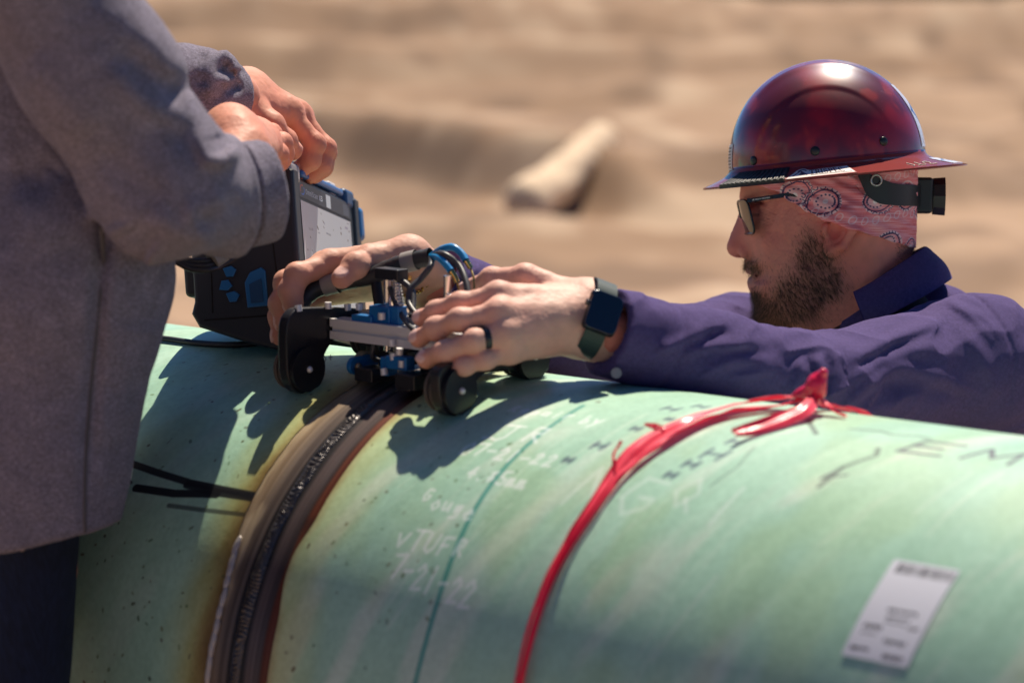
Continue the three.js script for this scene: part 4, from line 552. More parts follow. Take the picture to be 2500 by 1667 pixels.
  // trousers
  const tf = uni(0.04, [rc(add3(HIP, [0, 0.05, 0]), [0.42, 0.22, -2.95], 0.125, 0.085), rc([0.42, 0.22, -2.95], [0.70, 0.09, -3.2], 0.08, 0.065), rc(HIP, [0.75, 0.5, -3.05], 0.125, 0.085), rc([0.75, 0.5, -3.05], [0.72, 0.1, -3.0], 0.08, 0.065)]);
  put('trousers', meshSDF((x, y, z) => tf(x, y, z) + 0.012 * (fbm(x * 9, y * 9, z * 9, 2) - 0.5), [0.2, 0, -3.5], [1, 0.75, -2.7], 0.013), std({ color: [0.05, 0.06, 0.09], roughness: 0.9 }), worker);
}

// ---------- hard hat ----------
{
  const hat = thing('hard_hat', 'glossy maroon full-brim hard hat with stickers worn by the crouching person', 'hard hat');
  const hc = [0.0084,0.0992,0], M = headMatrix.clone().multiply(new THREE.Matrix4().makeTranslation(hc[0], hc[1], 0)).multiply(new THREE.Matrix4().makeRotationZ(0.105)).multiply(new THREE.Matrix4().makeRotationX(0.02));
  const prof = [[1.0, -0.004], [1.02, -0.0085], [1.08, -0.013], [1.165, -0.0166], [1.255, -0.0200], [1.345, -0.0232]];
  const surf = (phi, s, off = 0) => { // s 0..1 dome, 1..2 brim; phi 0 at the back, 90 deg at his left
    const c = Math.cos(phi), sn = Math.sin(phi); let k, y, nx = 0, ny = 0;
    if (s <= 1) { const a = s * Math.PI / 2; k = Math.sin(a); y = 0.120 * Math.cos(a) - 0.004; nx = Math.sin(a); ny = Math.cos(a); }
    else { const u = Math.min((s - 1) * (prof.length - 1), prof.length - 1.001), i = u | 0, f = u - i, p0 = prof[Math.max(i - 1, 0)], p1 = prof[i], p2 = prof[i + 1], p3 = prof[Math.min(i + 2, prof.length - 1)]; const cr = (q) => 0.5 * (2 * p1[q] + (p2[q] - p0[q]) * f + (2 * p0[q] - 5 * p1[q] + 4 * p2[q] - p3[q]) * f * f + (3 * p1[q] - p0[q] - 3 * p2[q] + p3[q]) * f * f * f); k = cr(0); y = cr(1); const w = sstep(0, 0.35, s - 1); nx = 1 - w; ny = w + 0.15; const l = Math.hypot(nx, ny); nx /= l; ny /= l; }
    const br = Math.max(0, k - 1) / 0.345, A = 0.1180, B = lerp(0.1045, 0.1035, br);
    let x = A * k * c + 0.007 * br, z = B * k * sn; y += s > 1 ? 0.004 * br * -c * 0 : 0;
    let o = off; if (s < 1.05) { const az = Math.abs(z); o += 0.0013 * sstep(0.077, 0.072, az) * sstep(-0.116, -0.08, x) * sstep(0.095, 0.03, x) * sstep(0.98, 0.8, s); o += 0.0018 * Math.exp(-(((az - 0.036) / 0.008) ** 2)) * sstep(-0.09, -0.05, x) * sstep(0.09, 0.05, x) * sstep(0.8, 0.6, s); }
    return [x + nx * c * o, y + ny * o, z + nx * sn * o];
  };
  const sheet = (p0, p1, s0, s1, n, m, o0, o1, uvf) => { // closed shell between two offsets
    const P = [], U = [], I = [], st = (n + 1) * (m + 1);
    for (const off of [o1, o0]) for (let i = 0; i <= n; i++) for (let j = 0; j <= m; j++) { const ph = lerp(p0, p1, i / n), s = lerp(s0, s1, j / m); P.push(...surf(ph, s, off)); U.push(...(uvf ? uvf(i / n, j / m) : [ph / 6.2832, s / 2])); }
    for (let i = 0; i < n; i++) for (let j = 0; j < m; j++) { const a = i * (m + 1) + j, b = a + 1, c = a + m + 1, d = c + 1; I.push(a, c, b, b, c, d, st + a, st + b, st + c, st + b, st + d, st + c); }
    for (let i = 0; i < n; i++) for (const j of s0 < 0.02 ? [m] : [0, m]) { const a = i * (m + 1) + j, c = a + m + 1; I.push(a, st + a, c, c, st + a, st + c); }
    if (p1 - p0 < 6.2) for (const i of [0, n]) for (let j = 0; j < m; j++) { const a = i * (m + 1) + j, c = a + 1; I.push(a, c, st + a, c, st + c, st + a); }
    const g = new THREE.BufferGeometry(); g.setAttribute('position', new THREE.Float32BufferAttribute(P, 3)); g.setAttribute('uv', new THREE.Float32BufferAttribute(U, 2)); g.setIndex(I); g.computeVertexNormals();
    if (p1 - p0 > 6.2) { const N = g.attributes.normal; for (const q of [0, st]) for (let j = 0; j <= m; j++) { const a = q + j, b = q + n * (m + 1) + j, v = [N.getX(a) + N.getX(b), N.getY(a) + N.getY(b), N.getZ(a) + N.getZ(b)], w = nrm3(v); N.setXYZ(a, ...w); N.setXYZ(b, ...w); } }
    g.applyMatrix4(M); return g;
  };
  const inv = M.clone().invert(), back = headMatrix;
  const find = (cx, cy) => { let best = [0, 0], m = 1e9; const v = new THREE.Vector3(), hi = headMatrix.clone().invert().multiply(M); for (let i = 0; i <= 240; i++) for (let j = 0; j <= 200; j++) { const ph = -0.4 + i / 240 * 3.94, s = j / 100; v.set(...surf(ph, s)).applyMatrix4(hi); if (v.z < -0.03) continue; const e = (v.x - cx) ** 2 + (v.y - cy) ** 2 - v.z * 1e-6; if (e < m) { m = e; best = [ph, s]; } } return best; };
  const domeTex = canvasTex(1024, 1024, (c, W, Hh) => {
    const im = c.createImageData(W, Hh), d = im.data;
    for (let j = 0; j < Hh; j++) for (let i = 0; i < W; i++) { const a = i / W * 6.2832, q = (1 - j / Hh) * 2, X = Math.cos(a) * q * 2, Z = Math.sin(a) * q * 2, n = fbm(X * 1.6 + 5, Z * 1.6, q * 1.5, 4), m = fbm(X * 3 + 2, Z * 3, 8, 3), wv = 0.5 + 0.5 * Math.sin(i * 1.1) * Math.sin(j * 1.3); let k = mix3([150, 10, 26], [96, 8, 26], sstep(0.35, 0.65, n)); k = mix3(k, [176, 48, 26], sstep(0.60, 0.76, m) * 0.6); const s = (wv - 0.5) * 6 + (hsh(i, j, 1) - 0.5) * 6, o = (j * W + i) * 4; d[o] = k[0] + s; d[o + 1] = k[1] + s * 0.6; d[o + 2] = k[2] + s * 0.6; d[o + 3] = 255; }
    c.putImageData(im, 0, 0); const r = rng(6); for (let i = 0; i < 420; i++) { const x = r() * W, y = Hh * (0.5 + r() * 0.5), l = r() * r() * 16; c.strokeStyle = `rgba(226,190,180,${0.1 + r() * 0.4})`; c.lineWidth = 0.7 + r() * 0.9; c.beginPath(); c.moveTo(x, y); c.lineTo(x + (r() - 0.5) * l, y + (r() - 0.5) * l); c.stroke(); }
  });
  const scuff = noiseTex(512, (i, j) => 40 + 150 * sstep(0.55, 0.8, tileNoise(i, j, 512, 14, 3, 4)) + 30 * hsh(i, j, 7));
  put('shell', sheet(0, Math.PI * 2, 0.0, 1.0, 180, 70, -0.0025, 0), std({ map: domeTex, roughness: 0.38, clearcoat: 1, clearcoatRoughness: 0.6, clearcoatRoughnessMap: scuff }), hat);
  put('brim', sheet(0, Math.PI * 2, 1.0, 2.0, 180, 26, -0.0022, 0), std({ color: [0.33, 0.04, 0.035], roughness: 1, transmission: 0.28, clearcoat: 1, clearcoatRoughness: 0.12, specularIntensity: 0.2 }), hat);
  for (const [x, y] of [[-0.0777,0.0922], [-0.005,0.1028], [0.0739,0.1152]]) { const [ph, s] = find(x, y); for (const sg of [1, -1]) { const g = new THREE.SphereGeometry(0.0056, 18, 10); g.scale(1, 1, 0.35); const a = surf(ph * sg, s, 0.0002), b = surf(ph * sg, s, 0.01), m = basis(a, cross3(nrm3(sub3(b, a)), [0, 1, 0]), [0, 1, 0]); g.applyMatrix4(m); g.applyMatrix4(M); put('rivet', g, std({ color: [0.012, 0.013, 0.016], roughness: 0.35 }), hat); } }
  // black ribbed guard on the brim edge
  { const [a0] = find(...[-0.1164,0.0619]), [a1] = find(...[-0.0391,0.0712]); const lo = Math.min(a0, a1), hi = Math.max(a0, a1); put('edge_guard', sheet(lo, hi, 1.26, 2.012, 60, 10, -0.0030, 0.0014), std({ color: [0.014, 0.014, 0.017], roughness: 0.55 }), hat); const n = 13; for (let i = 0; i < n; i++) { const c = lerp(lo, hi, (i + 0.5) / n), w = (hi - lo) / n * 0.3; put('guard_rib', sheet(c - w, c + w, 1.30, 2.0, 3, 8, 0.0012, 0.0024), std({ color: [0.02, 0.02, 0.024], roughness: 0.5 }), hat); } }
  // sticker
  const trispec = canvasTex(512, 96, (c, W, Hh) => { c.fillStyle = '#8e2426'; c.fillRect(0, 0, W, Hh); c.fillStyle = '#f2eae6'; c.beginPath(); c.moveTo(6, 92); c.lineTo(70, 26); c.quadraticCurveTo(120, -4, 172, 26); c.lineTo(500, 20); c.lineTo(508, 84); c.lineTo(20, 94); c.fill(); c.strokeStyle = '#24365e'; c.lineWidth = 9; c.beginPath(); c.moveTo(52, 74); c.lineTo(108, 30); c.lineTo(164, 72); c.moveTo(84, 34); c.quadraticCurveTo(122, 8, 158, 32); c.stroke(); c.fillStyle = '#3f3b52'; c.beginPath(); c.moveTo(96, 66); c.lineTo(116, 40); c.lineTo(150, 70); c.fill(); c.font = 'bold 62px serif'; c.fillStyle = '#33262e'; c.fillText('TRISPEC', 182, 70, 312); c.fillRect(190, 74, 300, 5); });
  { const [a0] = find(...[-0.0386,0.0712]), [a1] = find(...[0.0352,0.0838]); const lo = Math.min(a0, a1), hi = Math.max(a0, a1), flip = a0 > a1; put('sticker', sheet(lo, hi, 1.30, 1.985, 40, 10, 0.0002, 0.0007, (i, j) => [flip ? 1 - i : i, 1 - j]), std({ map: trispec, roughness: 0.35, clearcoat: 0.4 }), hat); }
  const front = canvasTex(128, 256, (c, W, Hh) => { c.fillStyle = '#d8d4d6'; c.fillRect(0, 0, W, Hh); c.fillStyle = '#2a2c34'; for (let i = 0; i < 7; i++) c.fillRect(14, 24 + i * 26, 100 - i * 8, 14); });
  { const a = find(...[-0.1101,0.1136]), b = find(...[-0.1063,0.0869]); put('sticker', sheet(Math.PI * 0.905, Math.PI * 1.03, a[1], Math.max(b[1], a[1] + 0.2), 14, 14, 0.0002, 0.0007, (i, j) => [i, 1 - j]), std({ map: front, roughness: 0.4 }), hat); }
  const rear = canvasTex(256, 256, (c, W, Hh) => { c.fillStyle = '#dcd6e4'; c.fillRect(0, 0, W, Hh); c.strokeStyle = '#3b3370'; c.lineWidth = 26; c.beginPath(); c.moveTo(30, 30); c.lineTo(220, 120); c.lineTo(40, 226); c.stroke(); c.fillStyle = '#7a2a3c'; c.fillRect(20, 110, 80, 30); });
  put('sticker', sheet(-0.22, 0.30, 0.52, 0.97, 20, 20, 0.0002, 0.0007, (i, j) => [i, 1 - j]), std({ map: rear, roughness: 0.4, clearcoat: 0.5 }), hat);
  put('sticker', sheet(0.02, 0.42, 1.42, 1.9, 20, 6, 0.0002, 0.0007, (i, j) => [i, 1 - j]), std({ map: rear, roughness: 0.4, clearcoat: 0.5 }), hat);
  // scratched initials on the brim
  { const ink = [], at = (u, v) => surf(lerp(0.90, 0.62, u), lerp(1.62, 1.86, v), 0.0004); for (const st of [[[0, 0.1], [0.02, 0.9], [-0.06, 1]], [[0.16, 0.9], [0.18, 1]], [[0.32, 0.05], [0.3, 0.95], [0.46, 0.9]], [[0.5, 0.5], [0.62, 0.45]], [[0.6, 0.2], [0.8, 0.1], [0.82, 0.5], [0.66, 0.9], [0.98, 0.85]]]) ink.push(tube(st.map(([u, v]) => at(u, v)), 0.0006, 10, 5)); const g = merge(ink); g.applyMatrix4(M); put('scratched_letters', g, std({ color: [0.62, 0.5, 0.44], roughness: 0.6 }), hat); }
  // suspension band and ratchet
  const plastic = std({ color: [0.022, 0.021, 0.024], roughness: 0.45 });
  { const c = [[0.0453,0.0783,0.083],[0.0562,0.0656,0.0845],[0.0701,0.0581,0.082],[0.0852,0.0543,0.075],[0.1004,0.0535,0.061],[0.113,0.0535,0.04],[0.1219,0.0535,0.018],[0.1256,0.0535,0]], wv = [0.004, 0.0135, 0.0150, 0.0128, 0.0125, 0.0125, 0.0125, 0.0125]; const full = [...c, ...c.slice(0, -1).reverse().map((p) => [p[0], p[1], -p[2]])], wf = [...wv, ...wv.slice(0, -1).reverse()], cv = new THREE.CatmullRomCurve3(full.map(V)), n = 80, P = [], I = [];
    for (let i = 0; i <= n; i++) { const p = cv.getPoint(i / n), q = clamp(i / n * (wf.length - 1), 0, wf.length - 1.001), w = lerp(wf[q | 0], wf[(q | 0) + 1], q - (q | 0)), out = new THREE.Vector3(p.x - [0.0448,0.24][0], 0, p.z).normalize(); for (const [dy, dd] of [[w, 0.0012], [-w, 0.0012], [-w, -0.0012], [w, -0.0012]]) P.push(p.x + out.x * dd, p.y + dy, p.z + out.z * dd); }
    for (let i = 0; i < n; i++) for (let k = 0; k < 4; k++) { const a = i * 4 + k, b = i * 4 + (k + 1) % 4; I.push(a, b, a + 4, b, b + 4, a + 4); }
    let g = new THREE.BufferGeometry(); g.setAttribute('position', new THREE.Float32BufferAttribute(P, 3)); g.setIndex(I); g = g.toNonIndexed(); g.computeVertexNormals(); g.applyMatrix4(headMatrix); put('ratchet_band', g, plastic, hat);
    const ring = new THREE.TorusGeometry(0.0062, 0.0013, 10, 28); ring.rotateY(0.25); ring.translate(...[0.0663,0.0702,0.086]); ring.applyMatrix4(headMatrix); put('eyelet', ring, std({ color: [0.45, 0.42, 0.42], roughness: 0.3, metalness: 0.7 }), hat); }
  { const b = new RoundedBoxGeometry(0.0235, 0.043, 0.052, 3, 0.004); b.translate(...[0.1231,0.0543,0]); b.applyMatrix4(headMatrix); put('ratchet_housing', b, plastic, hat); const fins = []; for (let i = 0; i < 9; i++) { const q = new THREE.BoxGeometry(0.002, 0.0016, 0.05); q.translate([0.116,0.24][0] - 0.0004 + (i % 2) * 0, [-0.1725,0.0656][1] - i * 0.0026, 0); fins.push(q); } const fg = merge(fins); fg.applyMatrix4(headMatrix); put('ratchet_teeth', fg, plastic, hat);
    const k = new THREE.CylinderGeometry(0.0228, 0.0240, 0.0145, 10, 1); k.rotateZ(Math.PI / 2); k.translate(...[0.1428,0.0535,0]); const kk = k.toNonIndexed(); kk.computeVertexNormals(); kk.applyMatrix4(headMatrix); put('ratchet_knob', kk, std({ color: [0.03, 0.026, 0.028], roughness: 0.4 }), hat); }
}
// ---------- sunglasses ----------
{
  const gl = thing('sunglasses', 'dark tinted sunglasses with black temples worn under the maroon hard hat', 'sunglasses');
  const top0 = [-0.0989,0.0459], bot0 = [-0.0881,0.004], L = (a, s) => { const z = a * 0.068, cur = 0.0145 * Math.pow(Math.abs(a), 1.8); return [lerp(top0[0], bot0[0], s) + cur, lerp(top0[1], bot0[1], s) + 0.001 * Math.abs(a), z]; };
  const frame = std({ color: [0.012, 0.012, 0.014], roughness: 0.25 });
  for (const sg of [1, -1]) {
    const rim = [], n = 40; for (let i = 0; i < n; i++) { const u = i / n * 6.2832, cu = Math.cos(u), su = Math.sin(u), e = (v) => Math.sign(v) * Math.pow(Math.abs(v), 0.4); const a = sg * (0.56 + 0.44 * e(cu)), s = 0.5 - 0.5 * e(su) * (1 - 0.06 * (1 - cu)); rim.push(L(a, s)); }
    const rg = tube(rim, 0.0014, 120, 8, true); rg.applyMatrix4(headMatrix); put('lens_rim', rg, frame, gl);
    const P = [], I = [], m = 14; for (let i = 0; i <= m; i++) for (let j = 0; j <= m; j++) { const u = i / m * 2 - 1, v = j / m * 2 - 1; const q = Math.max(Math.abs(u), Math.abs(v)) / (Math.hypot(u, v) || 1) , rr = lerp(1, q, 0.22); P.push(...L(sg * (0.56 + 0.44 * u * rr), 0.5 - 0.5 * v * rr)); } for (let i = 0; i < m; i++) for (let j = 0; j < m; j++) { const a = i * (m + 1) + j; I.push(a, a + m + 1, a + 1, a + 1, a + m + 1, a + m + 2); }
    const lg = new THREE.BufferGeometry(); lg.setAttribute('position', new THREE.Float32BufferAttribute(P, 3)); lg.setIndex(I); lg.computeVertexNormals(); lg.applyMatrix4(headMatrix); put('lens', lg, std({ color: [0.07, 0.055, 0.05], roughness: 0.05, transmission: 0.85, ior: 1.55 }), gl);
    const hinge = [-0.0843,0.0449], e1 = [-0.0348,0.0525], e2 = [0.0195,0.048], tp = new THREE.BoxGeometry(len3(sub3([...e1, 0.072], [...hinge, 0.069])), 0.0048, 0.0022), mid = lerp3([...hinge, 0.069], [...e1, 0.073], 0.5); tp.applyMatrix4(basis([mid[0], mid[1], sg * mid[2]], [e1[0] - hinge[0], e1[1] - hinge[1], sg * 0.004], [0, 1, 0])); tp.applyMatrix4(headMatrix); put('temple', tp, frame, gl);
    const t2 = capsuleBetween([e1[0], e1[1], sg * 0.073], [e2[0], e2[1] - 0.004, sg * 0.077], 0.002, 8); t2.applyMatrix4(headMatrix); put('temple_tip', t2, frame, gl);
    if (sg > 0) { const tt = canvasTex(256, 32, (c, W, Hh) => { c.fillStyle = '#101014'; c.fillRect(0, 0, W, Hh); c.fillStyle = '#e6e6ea'; c.font = 'bold 19px sans-serif'; c.fillText('BROOKS BROTHERS', 44, 23, 204); c.fillRect(8, 8, 6, 16); c.fillRect(22, 8, 10, 16); }); const pg = new THREE.PlaneGeometry(0.026, 0.0034), pm = lerp3([...hinge, 0.069], [...e1, 0.073], 0.36); pg.applyMatrix4(basis([pm[0], pm[1], pm[2] + 0.0013], [e1[0] - hinge[0], e1[1] - hinge[1], 0.004], [0, 1, 0])); pg.applyMatrix4(headMatrix); put('printed_name', pg, std({ map: tt, roughness: 0.4 }), gl); }
  }
  const br = tube([L(-0.14, 0.2), L(0, 0.14), L(0.14, 0.2)], 0.0013, 16, 8); br.applyMatrix4(headMatrix); put('bridge', br, frame, gl);
}
// ---------- watch, ring, bracelet ----------
{
  const w = thing('wristwatch', 'square dark smartwatch with a dark green strap on the wrist by the cuff', 'watch');
  const c = [0.0926,0.9863,-2.4909], ux = nrm3(sub3([0.1086,0.9968,-2.4914], [0.0843,1.0066,-2.4868])), vy = nrm3(sub3([0.0845,1.0058,-2.4927], [0.0758,0.9736,-2.48]));
  const m = basis(c, ux, vy), cs = new RoundedBoxGeometry(0.036, 0.0425, 0.0105, 5, 0.005); cs.applyMatrix4(m); put('case', cs, std({ color: [0.015, 0.018, 0.03], roughness: 0.25, metalness: 0.4 }), w);
  const gshape = new THREE.Shape(); { const a = 0.0165, b = 0.0198, r = 0.0075; gshape.moveTo(-a + r, -b); gshape.lineTo(a - r, -b); gshape.quadraticCurveTo(a, -b, a, -b + r); gshape.lineTo(a, b - r); gshape.quadraticCurveTo(a, b, a - r, b); gshape.lineTo(-a + r, b); gshape.quadraticCurveTo(-a, b, -a, b - r); gshape.lineTo(-a, -b + r); gshape.quadraticCurveTo(-a, -b, -a + r, -b); }
  const gs = new THREE.ExtrudeGeometry(gshape, { depth: 0.0008, bevelEnabled: true, bevelSize: 0.0008, bevelThickness: 0.0008, bevelSegments: 3, curveSegments: 8 }); gs.translate(0, 0, 0.0049); gs.applyMatrix4(m); put('screen_glass', gs, std({ color: [0.004, 0.006, 0.014], roughness: 0.06, clearcoat: 1 }), w);
  const cr = new THREE.CylinderGeometry(0.0032, 0.0032, 0.004, 16); cr.rotateZ(Math.PI / 2); cr.translate(-0.0185, 0.006, 0); cr.applyMatrix4(m); put('crown', cr, std({ color: [0.1, 0.1, 0.12], roughness: 0.3, metalness: 0.8 }), w);
  // strap: an oval band round the wrist, in the plane across the forearm
  const pts = []; for (let i = 0; i <= 44; i++) { const u = lerp(0.44, 2 * Math.PI - 0.44, i / 44); pts.push([0, Math.cos(u) * -0.0 + Math.sin(u) * 0.0405, -0.031 + Math.cos(u) * 0.0315]); }
  const P = [], I = []; pts.forEach((p, i) => { const u = lerp(0.44, 2 * Math.PI - 0.44, i / 44), ny = Math.sin(u), nz = Math.cos(u), hwid = 0.0112; for (const [sx, o] of [[-1, 0.001], [1, 0.001], [1, -0.001], [-1, -0.001]]) P.push(sx * hwid, p[1] + ny * o, p[2] + nz * o); }); for (let i = 0; i < 44; i++) for (let k = 0; k < 4; k++) { const a = i * 4 + k, b = i * 4 + (k + 1) % 4; I.push(a, a + 4, b, b, a + 4, b + 4); }
  let sg = new THREE.BufferGeometry(); sg.setAttribute('position', new THREE.Float32BufferAttribute(P, 3)); sg.setIndex(I); sg = sg.toNonIndexed(); sg.computeVertexNormals(); sg.applyMatrix4(m); put('strap', sg, std({ color: [0.022, 0.045, 0.045], roughness: 0.5 }), w);
  const a = [-0.0078,0.9673,-2.4643], b = [-0.0388,0.9634,-2.4538], o = lerp3(a, b, 0.62), rg = new THREE.LatheGeometry([[0.0103, -0.0036], [0.0118, -0.0036], [0.0122, 0], [0.0118, 0.0036], [0.0103, 0.0036], [0.0103, -0.0036]].map(([x, y]) => new THREE.Vector2(x, y)), 40); rg.applyMatrix4(basis(o, cross3(sub3(b, a), [0, 0, 1]), sub3(b, a)));
  tag(put('finger_ring', rg, std({ color: [0.02, 0.022, 0.028], roughness: 0.35 })), 'plain black band on the ring finger of the hand wearing the watch', 'ring');
  const bc = [-0.1169,1.0078,-2.7113], bd = nrm3(sub3([-0.0847,0.9928,-2.7212], [-0.1388,1.0247,-2.6451])), bx = nrm3(cross3(bd, [0, 1, 0])), by = cross3(bx, bd), links = []; for (let i = 0; i < 46; i++) { const u = i / 46 * 6.2832, p = add3(bc, add3(mul3(bx, Math.cos(u) * 0.0375), mul3(by, Math.sin(u) * 0.0315))), g = new THREE.TorusGeometry(0.0027, 0.0009, 6, 12); const tg = nrm3(add3(mul3(bx, -Math.sin(u) * 0.0375), mul3(by, Math.cos(u) * 0.0315))); g.scale(1.2, 0.9, 1); g.applyMatrix4(basis(p, tg, i % 2 ? bd : nrm3(sub3(p, bc)))); links.push(g); }
  const br = thing('bracelet', 'thin gold chain bracelet on the wrist behind the cable bundle', 'bracelet'); put('chain', merge(links), std({ color: [0.75, 0.48, 0.16], metalness: 1, roughness: 0.25 }), br);
  const pend = new THREE.SphereGeometry(0.0055, 16, 12); pend.scale(0.7, 1, 0.5); pend.translate(...[-0.1134,1.0025,-2.6701]); put('charm', pend, std({ color: [0.65, 0.36, 0.12], metalness: 1, roughness: 0.3 }), br);
}

// ---------- person standing on the near side ----------
const stander = thing('person_001', 'person standing in a grey sweatshirt and jeans, hands on the handle of the instrument', 'person');
{
  const S1 = [-0.4687,1.384,-2.283], E1 = [-0.3328,1.1298,-2.342], C1 = [-0.2804,1.1096,-2.4452], W1 = [-0.2805,1.1399,-2.5709], E2 = [-0.4311,1.2162,-2.6123], C2 = [-0.3104,1.195,-2.7658], S2 = [-0.699,1.4083,-2.6605];
  const hips = [[-0.5161,0.729,-2.4605], [-0.5542,0.6962,-2.5972]], kn = [[-0.53, 0.45, -2.40], [-0.60, 0.45, -2.6]], ft = [[-0.57, 0.06, -2.36], [-0.65, 0.06, -2.6]];
  const tone = [0.68, 0.295, 0.20];
  const h1 = hand({ dorsal: [0.1, 0.75, 0.45], wrist: [[-0.299,1.168,-2.6002], [-0.2899,1.1583,-2.5786], [-0.2779,1.1441,-2.5664]], rw: 0.0215, arm: lerp3(C1, W1, 0.35), armR: 0.024, tone,
    fingers: [[[-0.2966,1.1629,-2.7106], [-0.2818,1.1589,-2.7555], [-0.2775,1.1493,-2.7693], [-0.2787,1.1402,-2.773]], [[-0.2812,1.1581,-2.6998], [-0.2696,1.1519,-2.7495], [-0.2673,1.141,-2.761], [-0.2689,1.1329,-2.7619]], [[-0.2702,1.1511,-2.6938], [-0.2566,1.144,-2.7332], [-0.2555,1.1327,-2.7436], [-0.2591,1.1238,-2.7454]], [[-0.2666,1.1403,-2.6841], [-0.2576,1.1348,-2.7116], [-0.258,1.1262,-2.7225], [-0.2614,1.1201,-2.7266]]],
    thumb: [[-0.2986,1.1553,-2.6944], [-0.2877,1.1444,-2.7534], [-0.276,1.1337,-2.7822], [-0.2667,1.1257,-2.7911]], fr: [0.0092, 0.0098, 0.0094, 0.0084], patch: [{ p: [-0.2645,1.1187,-2.6486], r: 0.016, c: [0.16, 0.13, 0.13], a: 0.75 }] });
  const h2 = hand({ dorsal: [0.45, 0.85, 0.15], wrist: [[-0.3113,1.1849,-2.7745], [-0.3087,1.1915,-2.8058], [-0.3047,1.1985,-2.832]], rw: 0.0215, arm: lerp3(C2, E2, 0.2), armR: 0.03, tone,
    fingers: [[[-0.2569,1.172,-2.8383], [-0.2276,1.1371,-2.8332], [-0.2329,1.1185,-2.8305], [-0.2457,1.1077,-2.8289]], [[-0.2493,1.1692,-2.8631], [-0.2182,1.1302,-2.8575], [-0.2232,1.1118,-2.8497], [-0.2345,1.1021,-2.8483]], [[-0.2485,1.1656,-2.8879], [-0.2186,1.124,-2.8818], [-0.2221,1.1077,-2.8744], [-0.2308,1.0998,-2.8682]], [[-0.2527,1.1599,-2.9093], [-0.2267,1.1253,-2.9073], [-0.2294,1.1104,-2.9001], [-0.2367,1.1032,-2.894]]],
    thumb: [[-0.2932,1.1786,-2.7837], [-0.2716,1.1616,-2.7711], [-0.2576,1.144,-2.7837], [-0.2493,1.1335,-2.7973]], fr: [0.0098, 0.0102, 0.0096, 0.0084], tr: 0.0115 });
  const bf = uni(0.03, [rc(S1, E1, 0.045, 0.04), rc(E1, C1, 0.04, 0.034), rc(S2, E2, 0.045, 0.04), rc(E2, C2, 0.04, 0.028), rc(S1, S2, 0.06, 0.06), rc([-0.5041,1.3031,-2.5744], [-0.5243,0.778,-2.5081], 0.08, 0.055), rc(hips[0], kn[0], 0.07, 0.05), rc(kn[0], ft[0], 0.05, 0.04), rc(hips[1], kn[1], 0.07, 0.05), rc(kn[1], ft[1], 0.05, 0.04), rc(ft[0], add3(ft[0], [0.16, -0.02, -0.1]), 0.04, 0.035), rc(ft[1], add3(ft[1], [0.16, -0.02, -0.1]), 0.04, 0.035), rc([-0.5719,1.4496,-2.5755], [-0.5607,1.5525,-2.6006], 0.055, 0.055), ell([-0.5517,1.6594,-2.6162], [0.095, 0.125, 0.08])]);
  const bg = meshSDF(bf, [-1.0, -0.03, -3.0], [-0.1, 1.95, -2.0], 0.014, { color: (x, y, z) => skinTone(tone, x, y, z) });
  put('body', mergeCol([h1.geo, h2.geo, bg]), skinMat, stander);
  const hd = [-0.5517,1.6594,-2.6162]; put('hair', meshSDF((x, y, z) => smax(ell(hd, [0.104, 0.134, 0.089])(x, y, z) + 0.006 * (fbm(x * 60, y * 60, z * 60, 2) - 0.5), -(y - hd[1] + 0.55 * (x - hd[0]) * -1 + 0.0), 0.01), [hd[0] - 0.15, hd[1] - 0.2, hd[2] - 0.15], [hd[0] + 0.15, hd[1] + 0.2, hd[2] + 0.15], 0.009), std({ color: [0.05, 0.035, 0.025], roughness: 0.8 }), stander);
  // sweatshirt
  const heather = noiseTex(512, (i, j) => { const fib = vnoise(i * 0.16 + j * 0.05, j * 0.55, 1) * 0.6 + vnoise(i * 0.6, j * 0.2 + i * 0.1, 5) * 0.4, k = 0.62 + 0.6 * fib + 0.22 * (hsh(i, j, 3) - 0.5) + 0.2 * (tileNoise(i, j, 512, 9, 4, 2) - 0.5); return [138 * k, 131 * k, 146 * k]; }, true);
  const fuzz = noiseTex(512, (i, j) => 255 * (0.5 * hsh(i, j, 8) + 0.5 * tileNoise(i, j, 512, 90, 2, 2)));
  const knit = std({ map: heather, bumpMap: fuzz, bumpScale: 0.0009, roughness: 0.95, sheen: 0.5, sheenRoughness: 0.5, specularIntensity: 0.2 }); knit.sheenColor.setRGB(0.4, 0.4, 0.46);
